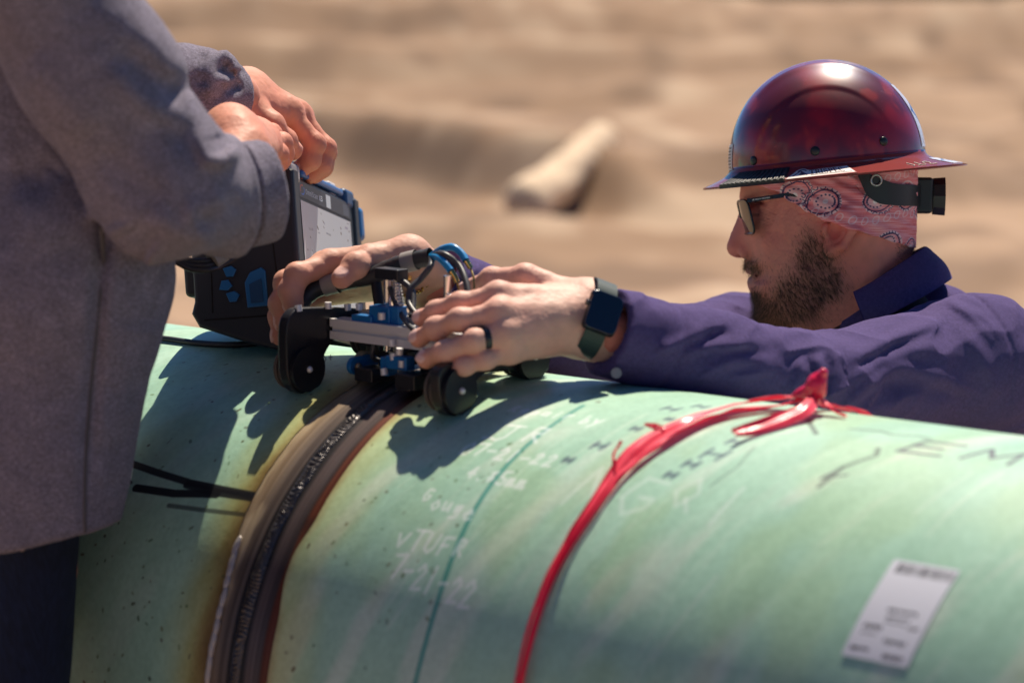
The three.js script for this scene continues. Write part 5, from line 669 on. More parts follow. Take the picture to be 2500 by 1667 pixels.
  const folds = foldField([
    [0.006, 0.016, [-0.3817,1.3048,-2.3119], [-0.3476,1.2795,-2.3082], [-0.3237,1.2543,-2.3046], [-0.3016,1.2222,-2.2999]], [-0.006, 0.014, [-0.3648,1.2632,-2.2857], [-0.3294,1.2331,-2.2813], [-0.2973,1.2181,-2.2791]], [0.005, 0.014, [-0.3699,1.2501,-2.2737], [-0.3348,1.2123,-2.258], [-0.3006,1.1846,-2.2742]], [-0.004, 0.012, [-0.3315,1.2024,-2.2566], [-0.3027,1.1752,-2.2627], [-0.2799,1.1589,-2.2806]],
    [0.009, 0.009, [-0.2956,1.1873,-2.315], [-0.2811,1.1598,-2.2908], [-0.2658,1.1581,-2.2906], [-0.2675,1.1729,-2.3534]], [-0.008, 0.008, [-0.2779,1.1816,-2.3243], [-0.2724,1.1703,-2.3126], [-0.269,1.1635,-2.3116]], [0.006, 0.014, [-0.3094,1.1087,-2.2531], [-0.2838,1.1077,-2.263], [-0.2595,1.121,-2.3054]], [-0.007, 0.010, [-0.2956,1.0994,-2.2618], [-0.276,1.1042,-2.2827], [-0.2572,1.1184,-2.3151]], [0.006, 0.014, [-0.3363,1.1137,-2.2538], [-0.3054,1.0883,-2.2703], [-0.2784,1.0853,-2.3002]], [-0.004, 0.016, [-0.385,1.1726,-2.2523], [-0.3516,1.1394,-2.2474], [-0.3195,1.117,-2.2543]], [0.004, 0.02, [-0.4391,1.2548,-2.2844], [-0.4102,1.2123,-2.258], [-0.3884,1.1792,-2.2532]],
    [-0.007, 0.0065, [-0.3934,1.105,-2.3485], [-0.3925,1.079,-2.3447], [-0.396,1.0333,-2.3431], [-0.4026,0.9727,-2.3394], [-0.4115,0.887,-2.3421], [-0.4171,0.7835,-2.3421]], [0.006, 0.016, [-0.3675,1.1021,-2.3228], [-0.3589,1.0781,-2.3193], [-0.336,1.0461,-2.3248]], [-0.006, 0.02, [-0.3642,1.0962,-2.3119], [-0.3521,1.0774,-2.3091], [-0.3381,1.0678,-2.3178]], [0.007, 0.02, [-0.4854,1.1244,-2.3261], [-0.4473,1.1193,-2.3253], [-0.4282,1.1467,-2.3293]], [-0.008, 0.02, [-0.4854,1.1364,-2.3278], [-0.4507,1.133,-2.3273], [-0.4334,1.1502,-2.3298]], [0.006, 0.022, [-0.4819,1.0936,-2.3216], [-0.4334,1.0918,-2.3213], [-0.4022,1.1124,-2.3243]], [0.006, 0.02, [-0.3507,0.9927,-2.317], [-0.3631,0.9599,-2.3122], [-0.3756,0.923,-2.3069]], [-0.004, 0.02, [-0.3647,0.8925,-2.3125], [-0.3855,0.8595,-2.3077], [-0.3938,0.8142,-2.3011]], [0.004, 0.02, [-0.3714,0.9353,-2.3087], [-0.388,0.9107,-2.3051], [-0.398,0.8677,-2.3089]],
    [0.006, 0.010, [-0.3666,1.2583,-2.669], [-0.3526,1.2397,-2.6662], [-0.3482,1.2162,-2.6123]], [-0.008, 0.008, [-0.339,1.2572,-2.6183], [-0.3321,1.2344,-2.6149], [-0.3393,1.2108,-2.6317]], [0.008, 0.010, [-0.3346,1.2544,-2.6381], [-0.3255,1.2424,-2.6565], [-0.3327,1.2138,-2.6726]], [0.007, 0.009, [-0.3209,1.2506,-2.6981], [-0.3055,1.2385,-2.7065], [-0.3018,1.2217,-2.7141]], [-0.006, 0.008, [-0.3197,1.2321,-2.6854], [-0.3115,1.2247,-2.6944], [-0.3031,1.2267,-2.7048]], [0.006, 0.008, [-0.3327,1.1951,-2.6699], [-0.3186,1.2184,-2.6733], [-0.3031,1.2126,-2.7027]], [-0.005, 0.007, [-0.3257,1.1895,-2.6893], [-0.3126,1.2055,-2.7017], [-0.2957,1.2094,-2.7225]],
  ]);
  const d1 = nrm3(sub3(C1, E1)), cuff1 = add3(C1, mul3(nrm3([0.80, 0.10, -0.6]), 0.045)), cd1 = nrm3([0.86, 0.10, -0.50]), cd2 = nrm3(sub3(C2, E2)), cuff2 = C2;
  const near = uni(0.03, [rc(S1, lerp3(S1, E1, 0.55), 0.080, 0.070), rc(lerp3(S1, E1, 0.55), E1, 0.070, 0.066), rc(E1, C1, 0.066, 0.055), rc(C1, cuff1, 0.055, 0.051)]);
  const far = uni(0.02, [rc(S2, E2, 0.075, 0.055), rc(E2, lerp3(E2, C2, 0.65), 0.052, 0.045), rc(lerp3(E2, C2, 0.65), C2, 0.046, 0.033)]);
  const trunk = uni(0.05, [rc([-0.4844,1.278,-2.4697], [-0.4506,1.0369,-2.4397], 0.105, 0.102), rc([-0.4506,1.0369,-2.4397], [-0.4798,0.7775,-2.4272], 0.102, 0.082), rc([-0.52,1.2749,-2.6512], [-0.4827,1.0167,-2.6136], 0.105, 0.102), rc([-0.4827,1.0167,-2.6136], [-0.5088,0.7447,-2.574], 0.102, 0.082), rc(S1, S2, 0.085, 0.085), rc([-0.5493,1.3031,-2.5744], [-0.5309,0.7578,-2.5153], 0.13, 0.11), rc([-0.5719,1.4141,-2.5704], [-0.5719,1.4718,-2.5788], 0.08, 0.07)]);
  const in1 = rc(C1, add3(cuff1, mul3(cd1, 0.06)), 0.038, 0.040), in2 = rc(C2, add3(C2, mul3(cd2, 0.05)), 0.0245, 0.0245), hem = [-0.4708,0.7719,-2.4162], neckIn = rc([-0.5719,1.4496,-2.5755], [-0.5607,1.5525,-2.6006], 0.06, 0.066);
  const f = (x, y, z) => {
    const p = [x, y, z]; let a = near(x, y, z), b = far(x, y, z), t = trunk(x, y, z);
    if (a < 0.07) { const u = dot3(sub3(p, cuff1), cd1); a += 0.0055 * sstep(-0.040, -0.034, u) + 0.009 * Math.exp(-(((u + 0.038) / 0.0035) ** 2)) - 0.005 * sstep(-0.03, 0, u); a = smax(a, u, 0.005); if (u > -0.03) a = smax(a, -in1(x, y, z), 0.003); }
    if (b < 0.07) { const u = dot3(sub3(p, cuff2), cd2); b = smax(b, u, 0.006); if (u > -0.02) b = smax(b, -in2(x, y, z), 0.002); }
    t = smax(t, hem[1] - y - 0.10 * (x - hem[0]) * -1 + 0.004 * Math.sin(x * 40), 0.008); t = smax(t, -neckIn(x, y, z), 0.01);
    let d = smin(smin(t, a, 0.012), b, 0.012);
    if (Math.abs(d) < 0.035) d -= 1.25 * folds(x, y, z) + 0.014 * (fbm(x * 6 + 3, y * 6, z * 6, 3) - 0.5) + 0.0022 * (fbm(x * 45, y * 45, z * 45, 2) - 0.5);
    return d;
  };
  put('sweatshirt', meshSDF(f, [-0.95, 0.72, -3.0], [-0.15, 1.66, -2.05], 0.0045, { uv: 0.16, margin: 0.035 }), knit, stander);
  // stitched side seam: laid on the cloth from the armpit to the hem
  const seam = []; for (const [a, b] of [[[-0.3679,1.1049,-2.1919], [-0.4348,1.0658,-2.5904]], [[-0.3667,1.074,-2.1874], [-0.4334,1.0293,-2.5851]], [[-0.3695,1.0432,-2.1829], [-0.4366,0.9928,-2.5798]], [[-0.3734,1.0046,-2.1773], [-0.4413,0.9473,-2.5731]], [[-0.3773,0.966,-2.1717], [-0.4459,0.9017,-2.5665]], [[-0.3804,0.9275,-2.166], [-0.4495,0.8561,-2.5599]], [[-0.3827,0.8889,-2.1604], [-0.4523,0.8105,-2.5532]], [[-0.3831,0.8503,-2.1548], [-0.4528,0.7649,-2.5466]], [[-0.3827,0.8341,-2.1525], [-0.4523,0.7458,-2.5438]]]) for (let k = 0; k <= 400; k++) { const q = lerp3(a, b, k / 400); if (f(...q) < 0.0004) { seam.push(q); break; } }
  put('side_seam', tube(seam, 0.0022, 120, 6), std({ color: [0.10, 0.09, 0.10], roughness: 0.95 }), stander);
  const tee = uni(0.04, [rc([-0.5408,0.7731,-2.4366], [-0.5408,0.7526,-2.4336], 0.068, 0.072), rc([-0.5604,0.7534,-2.5247], [-0.5604,0.7321,-2.5216], 0.068, 0.072)]);
  put('undershirt', meshSDF((x, y, z) => smax(tee(x, y, z), ([-0.5042,0.7559,-2.3634][1] + 0.0) - y - 0.25 * (x + 0.47), 0.006), [-0.75, 0.6, -2.85], [-0.3, 0.95, -2.15], 0.009), std({ color: [0.55, 0.44, 0.40], roughness: 0.95 }), stander);
  const jt = uni(0.04, [rc(add3(hips[0], [0, 0.03, 0]), kn[0], 0.072, 0.066), rc(kn[0], add3(ft[0], [0, 0.04, 0]), 0.074, 0.066), rc(add3(hips[1], [0, 0.03, 0]), kn[1], 0.072, 0.066), rc(kn[1], add3(ft[1], [0, 0.04, 0]), 0.074, 0.066)]);
  const denim = noiseTex(512, (i, j) => { const k = 0.75 + 0.35 * vnoise(i * 0.5, j * 0.06, 2) + 0.2 * (hsh(i, j, 5) - 0.5) + 0.25 * (tileNoise(i, j, 512, 8, 3, 3) - 0.5); return [30 * k, 38 * k, 62 * k]; }, true);
  put('jeans', meshSDF((x, y, z) => jt(x, y, z) + 0.012 * (fbm(x * 8, y * 8, z * 8, 3) - 0.5), [-0.8, 0.02, -2.85], [-0.25, 0.95, -2.0], 0.009, { uv: 0.25 }), std({ map: denim, roughness: 0.9 }), stander);
  for (const q of ft) put('boot', meshSDF(uni(0.03, [rc(add3(q, [-0.02, 0, 0]), add3(q, [0.17, -0.01, -0.1]), 0.055, 0.045), rc(add3(q, [0, 0.1, 0]), q, 0.055, 0.05)]), add3(q, [-0.15, -0.12, -0.25]), add3(q, [0.3, 0.2, 0.15]), 0.01), std({ color: [0.10, 0.06, 0.035], roughness: 0.7 }), stander);
}

// ---------- weld scanner ----------
{
  const sc = thing('weld_scanner', 'black wheeled weld scanner with silver crossbar and blue clamps riding on the pipe', 'scanner');
  const black = std({ color: [0.014, 0.014, 0.018], roughness: 0.36 }), silver = std({ color: [0.80, 0.79, 0.79], metalness: 0.25, roughness: 0.4 }), chrome = std({ color: [0.75, 0.74, 0.73], metalness: 1, roughness: 0.2 }), blue = std({ color: [0.014, 0.17, 0.46], roughness: 0.35, metalness: 0.2 }), rubber = std({ color: [0.09, 0.07, 0.06], roughness: 0.7 }), O = overPipe;
  const frame = (t, n, h) => basis(O(t, n, h), PN, [0, 1, 0]); // x towards the near side, y up, z along the pipe (to the left)
  const plateShape = new THREE.Shape();
  { const pts = [[0.146, 0.004], [0.146, 0.048], [0.136, 0.064], [0.118, 0.066], [0.06, 0.060], [0.0, 0.050], [-0.022, 0.040], [-0.026, 0.018], [-0.018, 0.002], [0.002, -0.002], [0.018, 0.008], [0.03, 0.026], [0.05, 0.033], [0.075, 0.030], [0.092, 0.014], [0.097, -0.008], [0.108, -0.021], [0.126, -0.0225], [0.14, -0.014]]; const c = new THREE.SplineCurve([...pts, pts[0]].map(([x, y]) => new THREE.Vector2(x, y))); plateShape.setFromPoints(c.getPoints(90)); const hole = new THREE.Path(); hole.absarc(0.055, 0.046, 0.007, 0, 6.283, true); plateShape.holes.push(hole); const h2 = new THREE.Path(); h2.absarc(0.105, 0.044, 0.006, 0, 6.283, true); plateShape.holes.push(h2); }
  for (const t of [-0.105, 0.112]) {
    const g = new THREE.ExtrudeGeometry(plateShape, { depth: 0.010, bevelEnabled: true, bevelSize: 0.0016, bevelThickness: 0.0016, bevelSegments: 2, curveSegments: 10 }); g.translate(0, 0, -0.005); if (t > 0) { const q = g.attributes.position; for (let i = 0; i < q.count; i++) if (q.getY(i) > 0.004) q.setY(i, 0.004 + (q.getY(i) - 0.004) * 0.42); g.computeVertexNormals(); } g.applyMatrix4(frame(t, 0, 0));
    const pl = put('side_plate', g, black, sc);
    for (const a of [20, 0.6]) { // wheels run on the pipe wall
      const c = onPipe(t - 0.0135, a, 0.0235), w = new THREE.CylinderGeometry(0.0205, 0.0205, 0.013, 32); w.rotateX(Math.PI / 2); w.applyMatrix4(basis(c, PN, [0, 1, 0])); const wheel = put('wheel', w, black, sc);
      for (const o of [-0.0035, 0.0035]) { const r = new THREE.TorusGeometry(0.0210, 0.0024, 8, 40); r.applyMatrix4(basis(onPipe(t - 0.0135 + o, a, 0.0235), PN, [0, 1, 0])); put('tyre', r, rubber, wheel); }
      const cap = new THREE.CylinderGeometry(0.0235, 0.0245, 0.008, 32); cap.rotateX(Math.PI / 2); cap.applyMatrix4(basis(onPipe(t + 0.009, a, 0.0235), PN, [0, 1, 0])); put('wheel_cover', cap, black, sc);
      const bo = new THREE.SphereGeometry(0.0035, 12, 8); bo.translate(...onPipe(t + 0.0135, a, 0.0235)); put('bolt', bo, silver, sc);
    }
    if (t < 0) { const strokes = [[[0.135, 0.004], [0.133, 0.016], [0.128, 0.014], [0.129, 0.01], [0.134, 0.009], [0.126, 0.004]], [[0.122, 0.014], [0.118, 0.016], [0.12, 0.01], [0.116, 0.005], [0.122, 0.005]], [[0.112, 0.006], [0.111, 0.014], [0.107, 0.009], [0.104, 0.014], [0.103, 0.006]], [[0.099, 0.014], [0.099, 0.006], [0.095, 0.006]], [[0.09, 0.013], [0.087, 0.009], [0.09, 0.006]], [[0.083, 0.01], [0.077, 0.01]], [[0.08, 0.013], [0.08, 0.007]]].map((s) => tube(s.map(([n, h]) => O(t + 0.0068, n * 1.0 + 0.002, h)), 0.0005, 16, 4)); put('scratched_letters', merge(strokes), std({ color: [0.22, 0.21, 0.24], roughness: 0.6 }), pl); }
  }
  // slotted crossbar
  { const s = new THREE.Shape(), a = 0.0105, sl = 0.003, dp = 0.004; s.moveTo(-a, -a); s.lineTo(-sl, -a); s.lineTo(-sl, -a + dp); s.lineTo(sl, -a + dp); s.lineTo(sl, -a); s.lineTo(a, -a); s.lineTo(a, -sl); s.lineTo(a - dp, -sl); s.lineTo(a - dp, sl); s.lineTo(a, sl); s.lineTo(a, a); s.lineTo(sl, a); s.lineTo(sl, a - dp); s.lineTo(-sl, a - dp); s.lineTo(-sl, a); s.lineTo(-a, a); s.lineTo(-a, sl); s.lineTo(-a + dp, sl); s.lineTo(-a + dp, -sl); s.lineTo(-a, -sl); s.lineTo(-a, -a);
    const g = new THREE.ExtrudeGeometry(s, { depth: 0.205, bevelEnabled: true, bevelSize: 0.0005, bevelThickness: 0.0005, bevelSegments: 1 }); g.translate(0, 0, -0.205); g.applyMatrix4(frame(-0.096, 0.074, 0.042)); put('crossbar', g, silver, sc); const g2 = g.clone(); g2.translate(PN[0] * -0.045, 0.004, PN[2] * -0.045); put('crossbar', g2, silver, sc); }
  // probe holders, posts, springs, clamps
  const bx = (t, n, h, x, y, z, m, name, r = 0.0015) => { const g = new RoundedBoxGeometry(x, y, z, 2, r); g.applyMatrix4(frame(t, n, h)); return put(name, g, m, sc); };
  for (const [t, n] of [[-0.036, 0.058], [-0.022, 0.058], [0.05, 0.058]]) put('post', capsuleBetween(O(t, n, 0.0), O(t, n, 0.108), 0.0042, 14), chrome, sc);
  for (const [a, b] of [[O(-0.020, 0.062, 0.102), O(-0.004, 0.066, 0.044)], [O(0.058, 0.062, 0.09), O(0.062, 0.066, 0.03)]]) { const d = sub3(b, a), X = nrm3(cross3(d, [0, 0, 1])), Z = nrm3(cross3(X, d)), pts = []; for (let i = 0; i <= 240; i++) { const u = i / 240, an = u * 17 * 6.283; pts.push(add3(add3(a, mul3(d, u)), add3(mul3(X, 0.0042 * Math.cos(an)), mul3(Z, 0.0042 * Math.sin(an))))); } put('spring', tube(pts, 0.0009, 420, 5), chrome, sc); }
  bx(-0.030, 0.070, 0.062, 0.016, 0.018, 0.030, blue, 'clamp'); bx(-0.012, 0.068, 0.060, 0.014, 0.024, 0.016, blue, 'clamp'); bx(-0.052, 0.074, 0.056, 0.016, 0.008, 0.030, blue, 'clamp'); bx(0.045, 0.070, 0.060, 0.016, 0.018, 0.026, blue, 'clamp');
  bx(-0.03, 0.058, 0.104, 0.018, 0.012, 0.034, black, 'bracket'); put('handle_post', capsuleBetween([-0.148,1.0039,-2.642], O(-0.05, 0.05, 0.04), 0.006, 12), black, sc); bx(-0.03, 0.05, 0.012, 0.03, 0.016, 0.026, black, 'probe_shoe'); bx(0.045, 0.06, 0.012, 0.04, 0.018, 0.03, black, 'probe_shoe'); bx(0.01, 0.088, 0.016, 0.014, 0.014, 0.03, blue, 'clamp'); bx(-0.01, 0.084, 0.010, 0.016, 0.02, 0.012, blue, 'clamp'); bx(0.03, 0.05, 0.03, 0.05, 0.012, 0.02, black, 'bracket'); bx(-0.06, 0.04, 0.03, 0.05, 0.012, 0.02, black, 'bracket'); bx(0.07, 0.03, 0.02, 0.06, 0.014, 0.02, black, 'probe_shoe');
  // blue encoder arm with its own small wheel
  { const c = O(-0.066, 0.075, 0.008), w = new THREE.CylinderGeometry(0.0145, 0.0145, 0.010, 28); w.rotateX(Math.PI / 2); w.applyMatrix4(basis(O(-0.066, 0.062, 0.0035), PN, [0, 1, 0])); const e = put('encoder_wheel', w, std({ color: [0.42, 0.34, 0.25], roughness: 0.6 }), sc); const s = new THREE.Shape(); s.absarc(-0.012, 0, 0.0085, Math.PI / 2, Math.PI * 1.5); s.absarc(0.014, 0, 0.0085, -Math.PI / 2, Math.PI / 2); const g = new THREE.ExtrudeGeometry(s, { depth: 0.004, bevelEnabled: true, bevelSize: 0.001, bevelThickness: 0.001, bevelSegments: 2, curveSegments: 10 }); g.applyMatrix4(basis(O(-0.054, 0.075, 0.006), PN, [0, 1, 0.0])); put('encoder_arm', g, blue, sc); const b = new THREE.SphereGeometry(0.004, 12, 8); b.translate(...O(-0.049, 0.090, 0.006)); put('bolt', b, std({ color: [0.35, 0.27, 0.16], metalness: 0.8, roughness: 0.4 }), sc); }
  const r = rng(41); for (const [t, n, h] of [[-0.100, 0.128, 0.068], [-0.098, 0.085, 0.067], [-0.098, 0.055, 0.062], [-0.07, 0.066, 0.066], [-0.05, 0.066, 0.064], [-0.02, 0.084, 0.062], [0.004, 0.092, 0.022], [0.018, 0.094, 0.016], [0.028, 0.09, 0.004], [0.0, 0.09, 0.036], [-0.004, 0.098, 0.006], [0.04, 0.086, 0.03], [0.02, 0.1, 0.03], [0.06, 0.09, 0.01], [0.118, 0.10, 0.034], [0.118, 0.05, 0.03]]) { const g = new THREE.CylinderGeometry(0.0038, 0.0038, 0.007, 14); g.rotateX((r() - 0.5) * 0.5); g.applyMatrix4(frame(t, n, h)); put('bolt', g, silver, sc); }
  // handle: a taped cable bundle arching over the frame
  const hpts = [[-0.2329,0.9669,-2.6488], [-0.2281,0.9778,-2.6605], [-0.2193,0.9869,-2.6648], [-0.2049,0.9931,-2.6647], [-0.1806,0.9998,-2.6566], [-0.1537,1.0065,-2.6444], [-0.12,1.0214,-2.6304], [-0.0867,1.0308,-2.6176]], hc = new THREE.CatmullRomCurve3(hpts.map(V));
  { const g = new THREE.TubeGeometry(hc, 70, 0.0098, 14); const p = g.attributes.position; for (let i = 0; i < p.count; i++) { const q = [p.getX(i), p.getY(i), p.getZ(i)], k = 1 + 0.0; p.setXYZ(i, q[0] + 0.0012 * (vnoise(q[0] * 200, q[1] * 200, q[2] * 200) - 0.5), q[1] + 0.0012 * (vnoise(q[1] * 210, q[2] * 200, q[0] * 200) - 0.5), q[2]); } g.computeVertexNormals(); put('handle', g, std({ color: [0.03, 0.031, 0.036], roughness: 0.5 }), sc); }
  for (const [u, w] of [[0.30, 0.030], [0.86, 0.026]]) { const q = []; for (let i = 0; i <= 4; i++) q.push(hc.getPointAt(clamp(u + (i / 4 - 0.5) * w * 3.4, 0, 1)).toArray()); put('tape_wrap', tube(q, 0.0112, 10, 18), std({ color: [0.30, 0.27, 0.25], roughness: 0.55 }), sc); }
  const e = [-0.0867,1.0308,-2.6176], dark = std({ color: [0.05, 0.052, 0.062], roughness: 0.45 }), bl = std({ color: [0.012, 0.26, 0.60], roughness: 0.35 }), gold = std({ color: [0.85, 0.55, 0.18], metalness: 1, roughness: 0.2 });
  const cable = (pts, rad, m, name = 'cable') => put(name, tube(pts, rad, 60, 8), m, sc);
  cable([e, [-0.0744,1.041,-2.5969], [-0.0626,1.0439,-2.5872], [-0.0533,1.0381,-2.5813], [-0.0486,1.0313,-2.5753]], 0.0040, bl); cable([e, [-0.0774,1.033,-2.5856], [-0.0707,1.0286,-2.5749], [-0.0641,1.021,-2.5687]], 0.0040, bl);
  cable([[-0.0486,1.0313,-2.5753], [-0.0459,1.0272,-2.5747], [-0.0436,1.0232,-2.5741]], 0.0031, gold, 'connector'); cable([[-0.0641,1.021,-2.5687], [-0.0604,1.0156,-2.5679], [-0.0577,1.0092,-2.567]], 0.0031, gold, 'connector'); cable([[-0.0436,1.0232,-2.5741], [-0.0402,1.0134,-2.5626], [-0.0401,0.9966,-2.55], [-0.0479,0.9723,-2.5263]], 0.0012, gold); cable([[-0.0577,1.0092,-2.567], [-0.0558,1.0008,-2.5607], [-0.0571,0.9889,-2.5388], [-0.0612,0.9648,-2.5151]], 0.0012, gold);
  cable([e, [-0.0717,1.0371,-2.5812], [-0.0578,1.0282,-2.5748], [-0.0493,1.014,-2.5576], [-0.0454,0.9934,-2.5394], [-0.0522,0.9603,-2.5144]], 0.0036, dark); cable([e, [-0.0868,1.0233,-2.5893], [-0.0969,1.0105,-2.5874], [-0.1069,1.001,-2.581], [-0.1094,0.9889,-2.5742], [-0.1053,0.9811,-2.5629], [-0.0976,0.9743,-2.5518]], 0.0036, dark); cable([[-0.1222,1.0087,-2.5942], [-0.1136,1.0058,-2.5877], [-0.1059,0.9983,-2.5806], [-0.1046,0.985,-2.5685], [-0.106,0.9746,-2.5569]], 0.0034, dark); cable([[-0.1304,0.9995,-2.601], [-0.123,0.9824,-2.5884], [-0.1102,0.9673,-2.5559], [-0.098,0.9597,-2.5345]], 0.003, dark);
  // hoses and probe leads lying between the plates
  const lr = rng(19); for (let i = 0; i < 9; i++) { const t0 = -0.07 + i * 0.019, n0 = 0.03 + lr() * 0.05; cable([O(t0, n0, 0.045 + lr() * 0.03), O(t0 + 0.01 + lr() * 0.02, n0 + 0.02, 0.03), O(t0 + 0.02 * lr(), n0 + 0.03 - lr() * 0.02, 0.014), O(t0 + 0.03, n0 - 0.02, 0.008 + lr() * 0.01), O(t0 + 0.03 + lr() * 0.02, n0 - 0.06, 0.012)], 0.0026 + lr() * 0.0014, dark); }
  for (const [t, n, h, x, y, z] of [[-0.03, 0.088, 0.0, 0.03, 0.014, 0.026], [0.035, 0.092, 0.0, 0.034, 0.016, 0.028], [0.075, 0.07, 0.014, 0.03, 0.02, 0.02], [-0.075, 0.02, 0.02, 0.04, 0.02, 0.02], [-0.005, 0.03, 0.03, 0.05, 0.016, 0.03]]) bx(t, n, h, x, y, z, black, 'probe_wedge');
}

// ---------- flaw detector ----------
{
  const ins = thing('flaw_detector', 'rugged black and blue test instrument with a bright screen standing on the pipe', 'instrument');
  const Wv = nrm3([0.165,-0.1963,-0.9668]), Vv0 = nrm3([-0.095,0.9826,-0.1431]), N0 = nrm3(cross3(Wv, Vv0)), Vv = cross3(N0, Wv), M = new THREE.Matrix4().makeBasis(V(Wv), V(Vv), V(N0)).setPosition(V([-0.2359,0.9166,-2.7102]));
  const blk = std({ color: [0.016, 0.017, 0.022], roughness: 0.5 }), dk = std({ color: [0.022, 0.026, 0.036], roughness: 0.45 }), blue = std({ color: [0.012, 0.15, 0.40], roughness: 0.4 }), grey = std({ color: [0.34, 0.33, 0.34], roughness: 0.5 });
  const add = (name, g, m, parent = ins) => { g.applyMatrix4(M); return put(name, g, m, parent); };
  const sect = (pts, x0, x1, bev = 0.003) => { const s = new THREE.Shape(); pts.forEach(([z, y], i) => (i ? s.lineTo(-z, y) : s.moveTo(-z, y))); const g = new THREE.ExtrudeGeometry(s, { depth: x1 - x0 - 2 * bev, bevelEnabled: true, bevelSize: bev, bevelThickness: bev, bevelSegments: 3 }); g.translate(0, 0, bev); g.rotateY(Math.PI / 2); g.translate(x0, 0, 0); return g; }; // section in (z, y), swept along x
  const body = [[-0.004, 0.03], [-0.004, 0.198], [-0.02, 0.205], [-0.098, 0.200], [-0.108, 0.19], [-0.110, 0.06], [-0.1, 0.046]], cap = [[0.0, 0.006], [0.002, 0.20], [-0.006, 0.2075], [-0.03, 0.2085], [-0.102, 0.203], [-0.1125, 0.192], [-0.114, 0.064], [-0.118, 0.052], [-0.112, 0.040], [-0.06, 0.018], [-0.012, 0.002]];
  add('housing', sect(body, 0.02, 0.31), blk); add('end_cap', sect(cap, 0, 0.028, 0.005), dk); add('end_cap', sect(cap, 0.302, 0.33, 0.005), dk);
  const bez = new RoundedBoxGeometry(0.276, 0.178, 0.006, 3, 0.002); bez.translate(0.165, 0.108, 0.0); add('bezel', bez, dk);
  const scr = canvasTex(512, 320, (c, W, Hh) => { const r = rng(9); c.fillStyle = '#c4cddb'; c.fillRect(0, 0, W, Hh); for (let i = 0; i < 50; i++) { c.fillStyle = `rgba(${90 + r() * 40},${98 + r() * 40},${112 + r() * 40},${0.2 + r() * 0.5})`; const x = r() * W, y = r() * Hh; c.fillRect(x, y, 6 + r() * 26, 2 + r() * 6); } for (let i = 0; i < 26; i++) { c.fillStyle = `rgba(28,32,44,${0.4 + r() * 0.5})`; c.beginPath(); c.ellipse(r() * W, r() * Hh * 0.7, 3 + r() * 8, 1 + r() * 3, 0.5, 0, 7); c.fill(); } });
  const sg = new THREE.PlaneGeometry(0.246, 0.145); sg.translate(0.162, 0.1, 0.0036); const screen = add('screen', sg, std({ map: scr, roughness: 0.22, specularIntensity: 1 }));
  const nm = canvasTex(512, 64, (c, W, Hh) => { c.fillStyle = '#2b3140'; c.fillRect(0, 0, W, Hh); c.font = 'bold 30px sans-serif'; c.fillStyle = '#aeb4c2'; c.fillText('OmniScan', 60, 44, 120); c.fillStyle = '#d8dce6'; c.fillText('X3', 190, 44); c.strokeStyle = '#c2452e'; c.lineWidth = 6; c.beginPath(); c.arc(30, 32, 18, 2.6, 5.2); c.stroke(); c.strokeStyle = '#2f6fd0'; c.beginPath(); c.arc(30, 32, 18, 5.6, 8.4); c.stroke(); c.fillStyle = '#cfd3da'; c.fillRect(262, 6, 46, 52); c.fillStyle = '#4a5162'; c.fillRect(440, 10, 60, 46); });
  const ng = new THREE.PlaneGeometry(0.25, 0.019); ng.translate(0.162, 0.1855, 0.0036); add('name_strip', ng, std({ map: nm, roughness: 0.4 }));
  const tp = new RoundedBoxGeometry(0.2, 0.008, 0.012, 2, 0.003); tp.translate(0.16, 0.206, -0.002); add('top_trim', tp, std({ color: [0.05, 0.16, 0.42], roughness: 0.4 }));
  for (const x of [0.022, 0.292]) { const b = new RoundedBoxGeometry(0.044, 0.024, 0.026, 3, 0.006); b.translate(x, 0.202, -0.008); add('corner_bracket', b, x < 0.1 ? grey : std({ color: [0.02, 0.07, 0.18], roughness: 0.45 })); }
  for (const y of [0.175, 0.10]) { const b = new RoundedBoxGeometry(0.026, 0.044, 0.03, 3, 0.008); b.translate(0.333, y, -0.006); add('corner_bumper', b, blue); }
  { const b = new RoundedBoxGeometry(0.032, 0.02, 0.024, 2, 0.004); b.translate(0.232, 0.207, -0.014); add('corner_bracket', b, std({ color: [0.62, 0.60, 0.62], roughness: 0.5 })); }
  // carrying handle
  add('handle', tube([[0.02, 0.198, -0.05], [0.03, 0.225, -0.05], [0.06, 0.234, -0.05], [0.165, 0.236, -0.05], [0.27, 0.234, -0.05], [0.3, 0.225, -0.05], [0.31, 0.198, -0.05]], 0.0095, 60, 12), blk);
  // blue vents and port door on the near end cap
  const tri = (y, z, s, up) => { const q = new THREE.Shape(); const k = up ? 1 : -1; q.moveTo(-s, -s * 0.55 * k); q.lineTo(-s * 0.55, s * 0.7 * k); q.lineTo(s * 0.45, s * 0.75 * k); q.lineTo(s, -s * 0.2 * k); q.lineTo(s * 0.3, -s * 0.8 * k); q.closePath(); const g = new THREE.ExtrudeGeometry(q, { depth: 0.0016, bevelEnabled: true, bevelSize: 0.0008, bevelThickness: 0.0008, bevelSegments: 2 }); g.rotateY(-Math.PI / 2); g.translate(-0.001, y, z); return g; };
  for (const [y, z, s, u] of [[0.1085, -0.080, 0.0066, true], [0.0945, -0.074, 0.0068, false], [0.0796, -0.080, 0.0068, true], [0.066, -0.0725, 0.0068, false], [0.1346, -0.043, 0.008, true]]) add('vent', tri(y, z, s, u), blue);
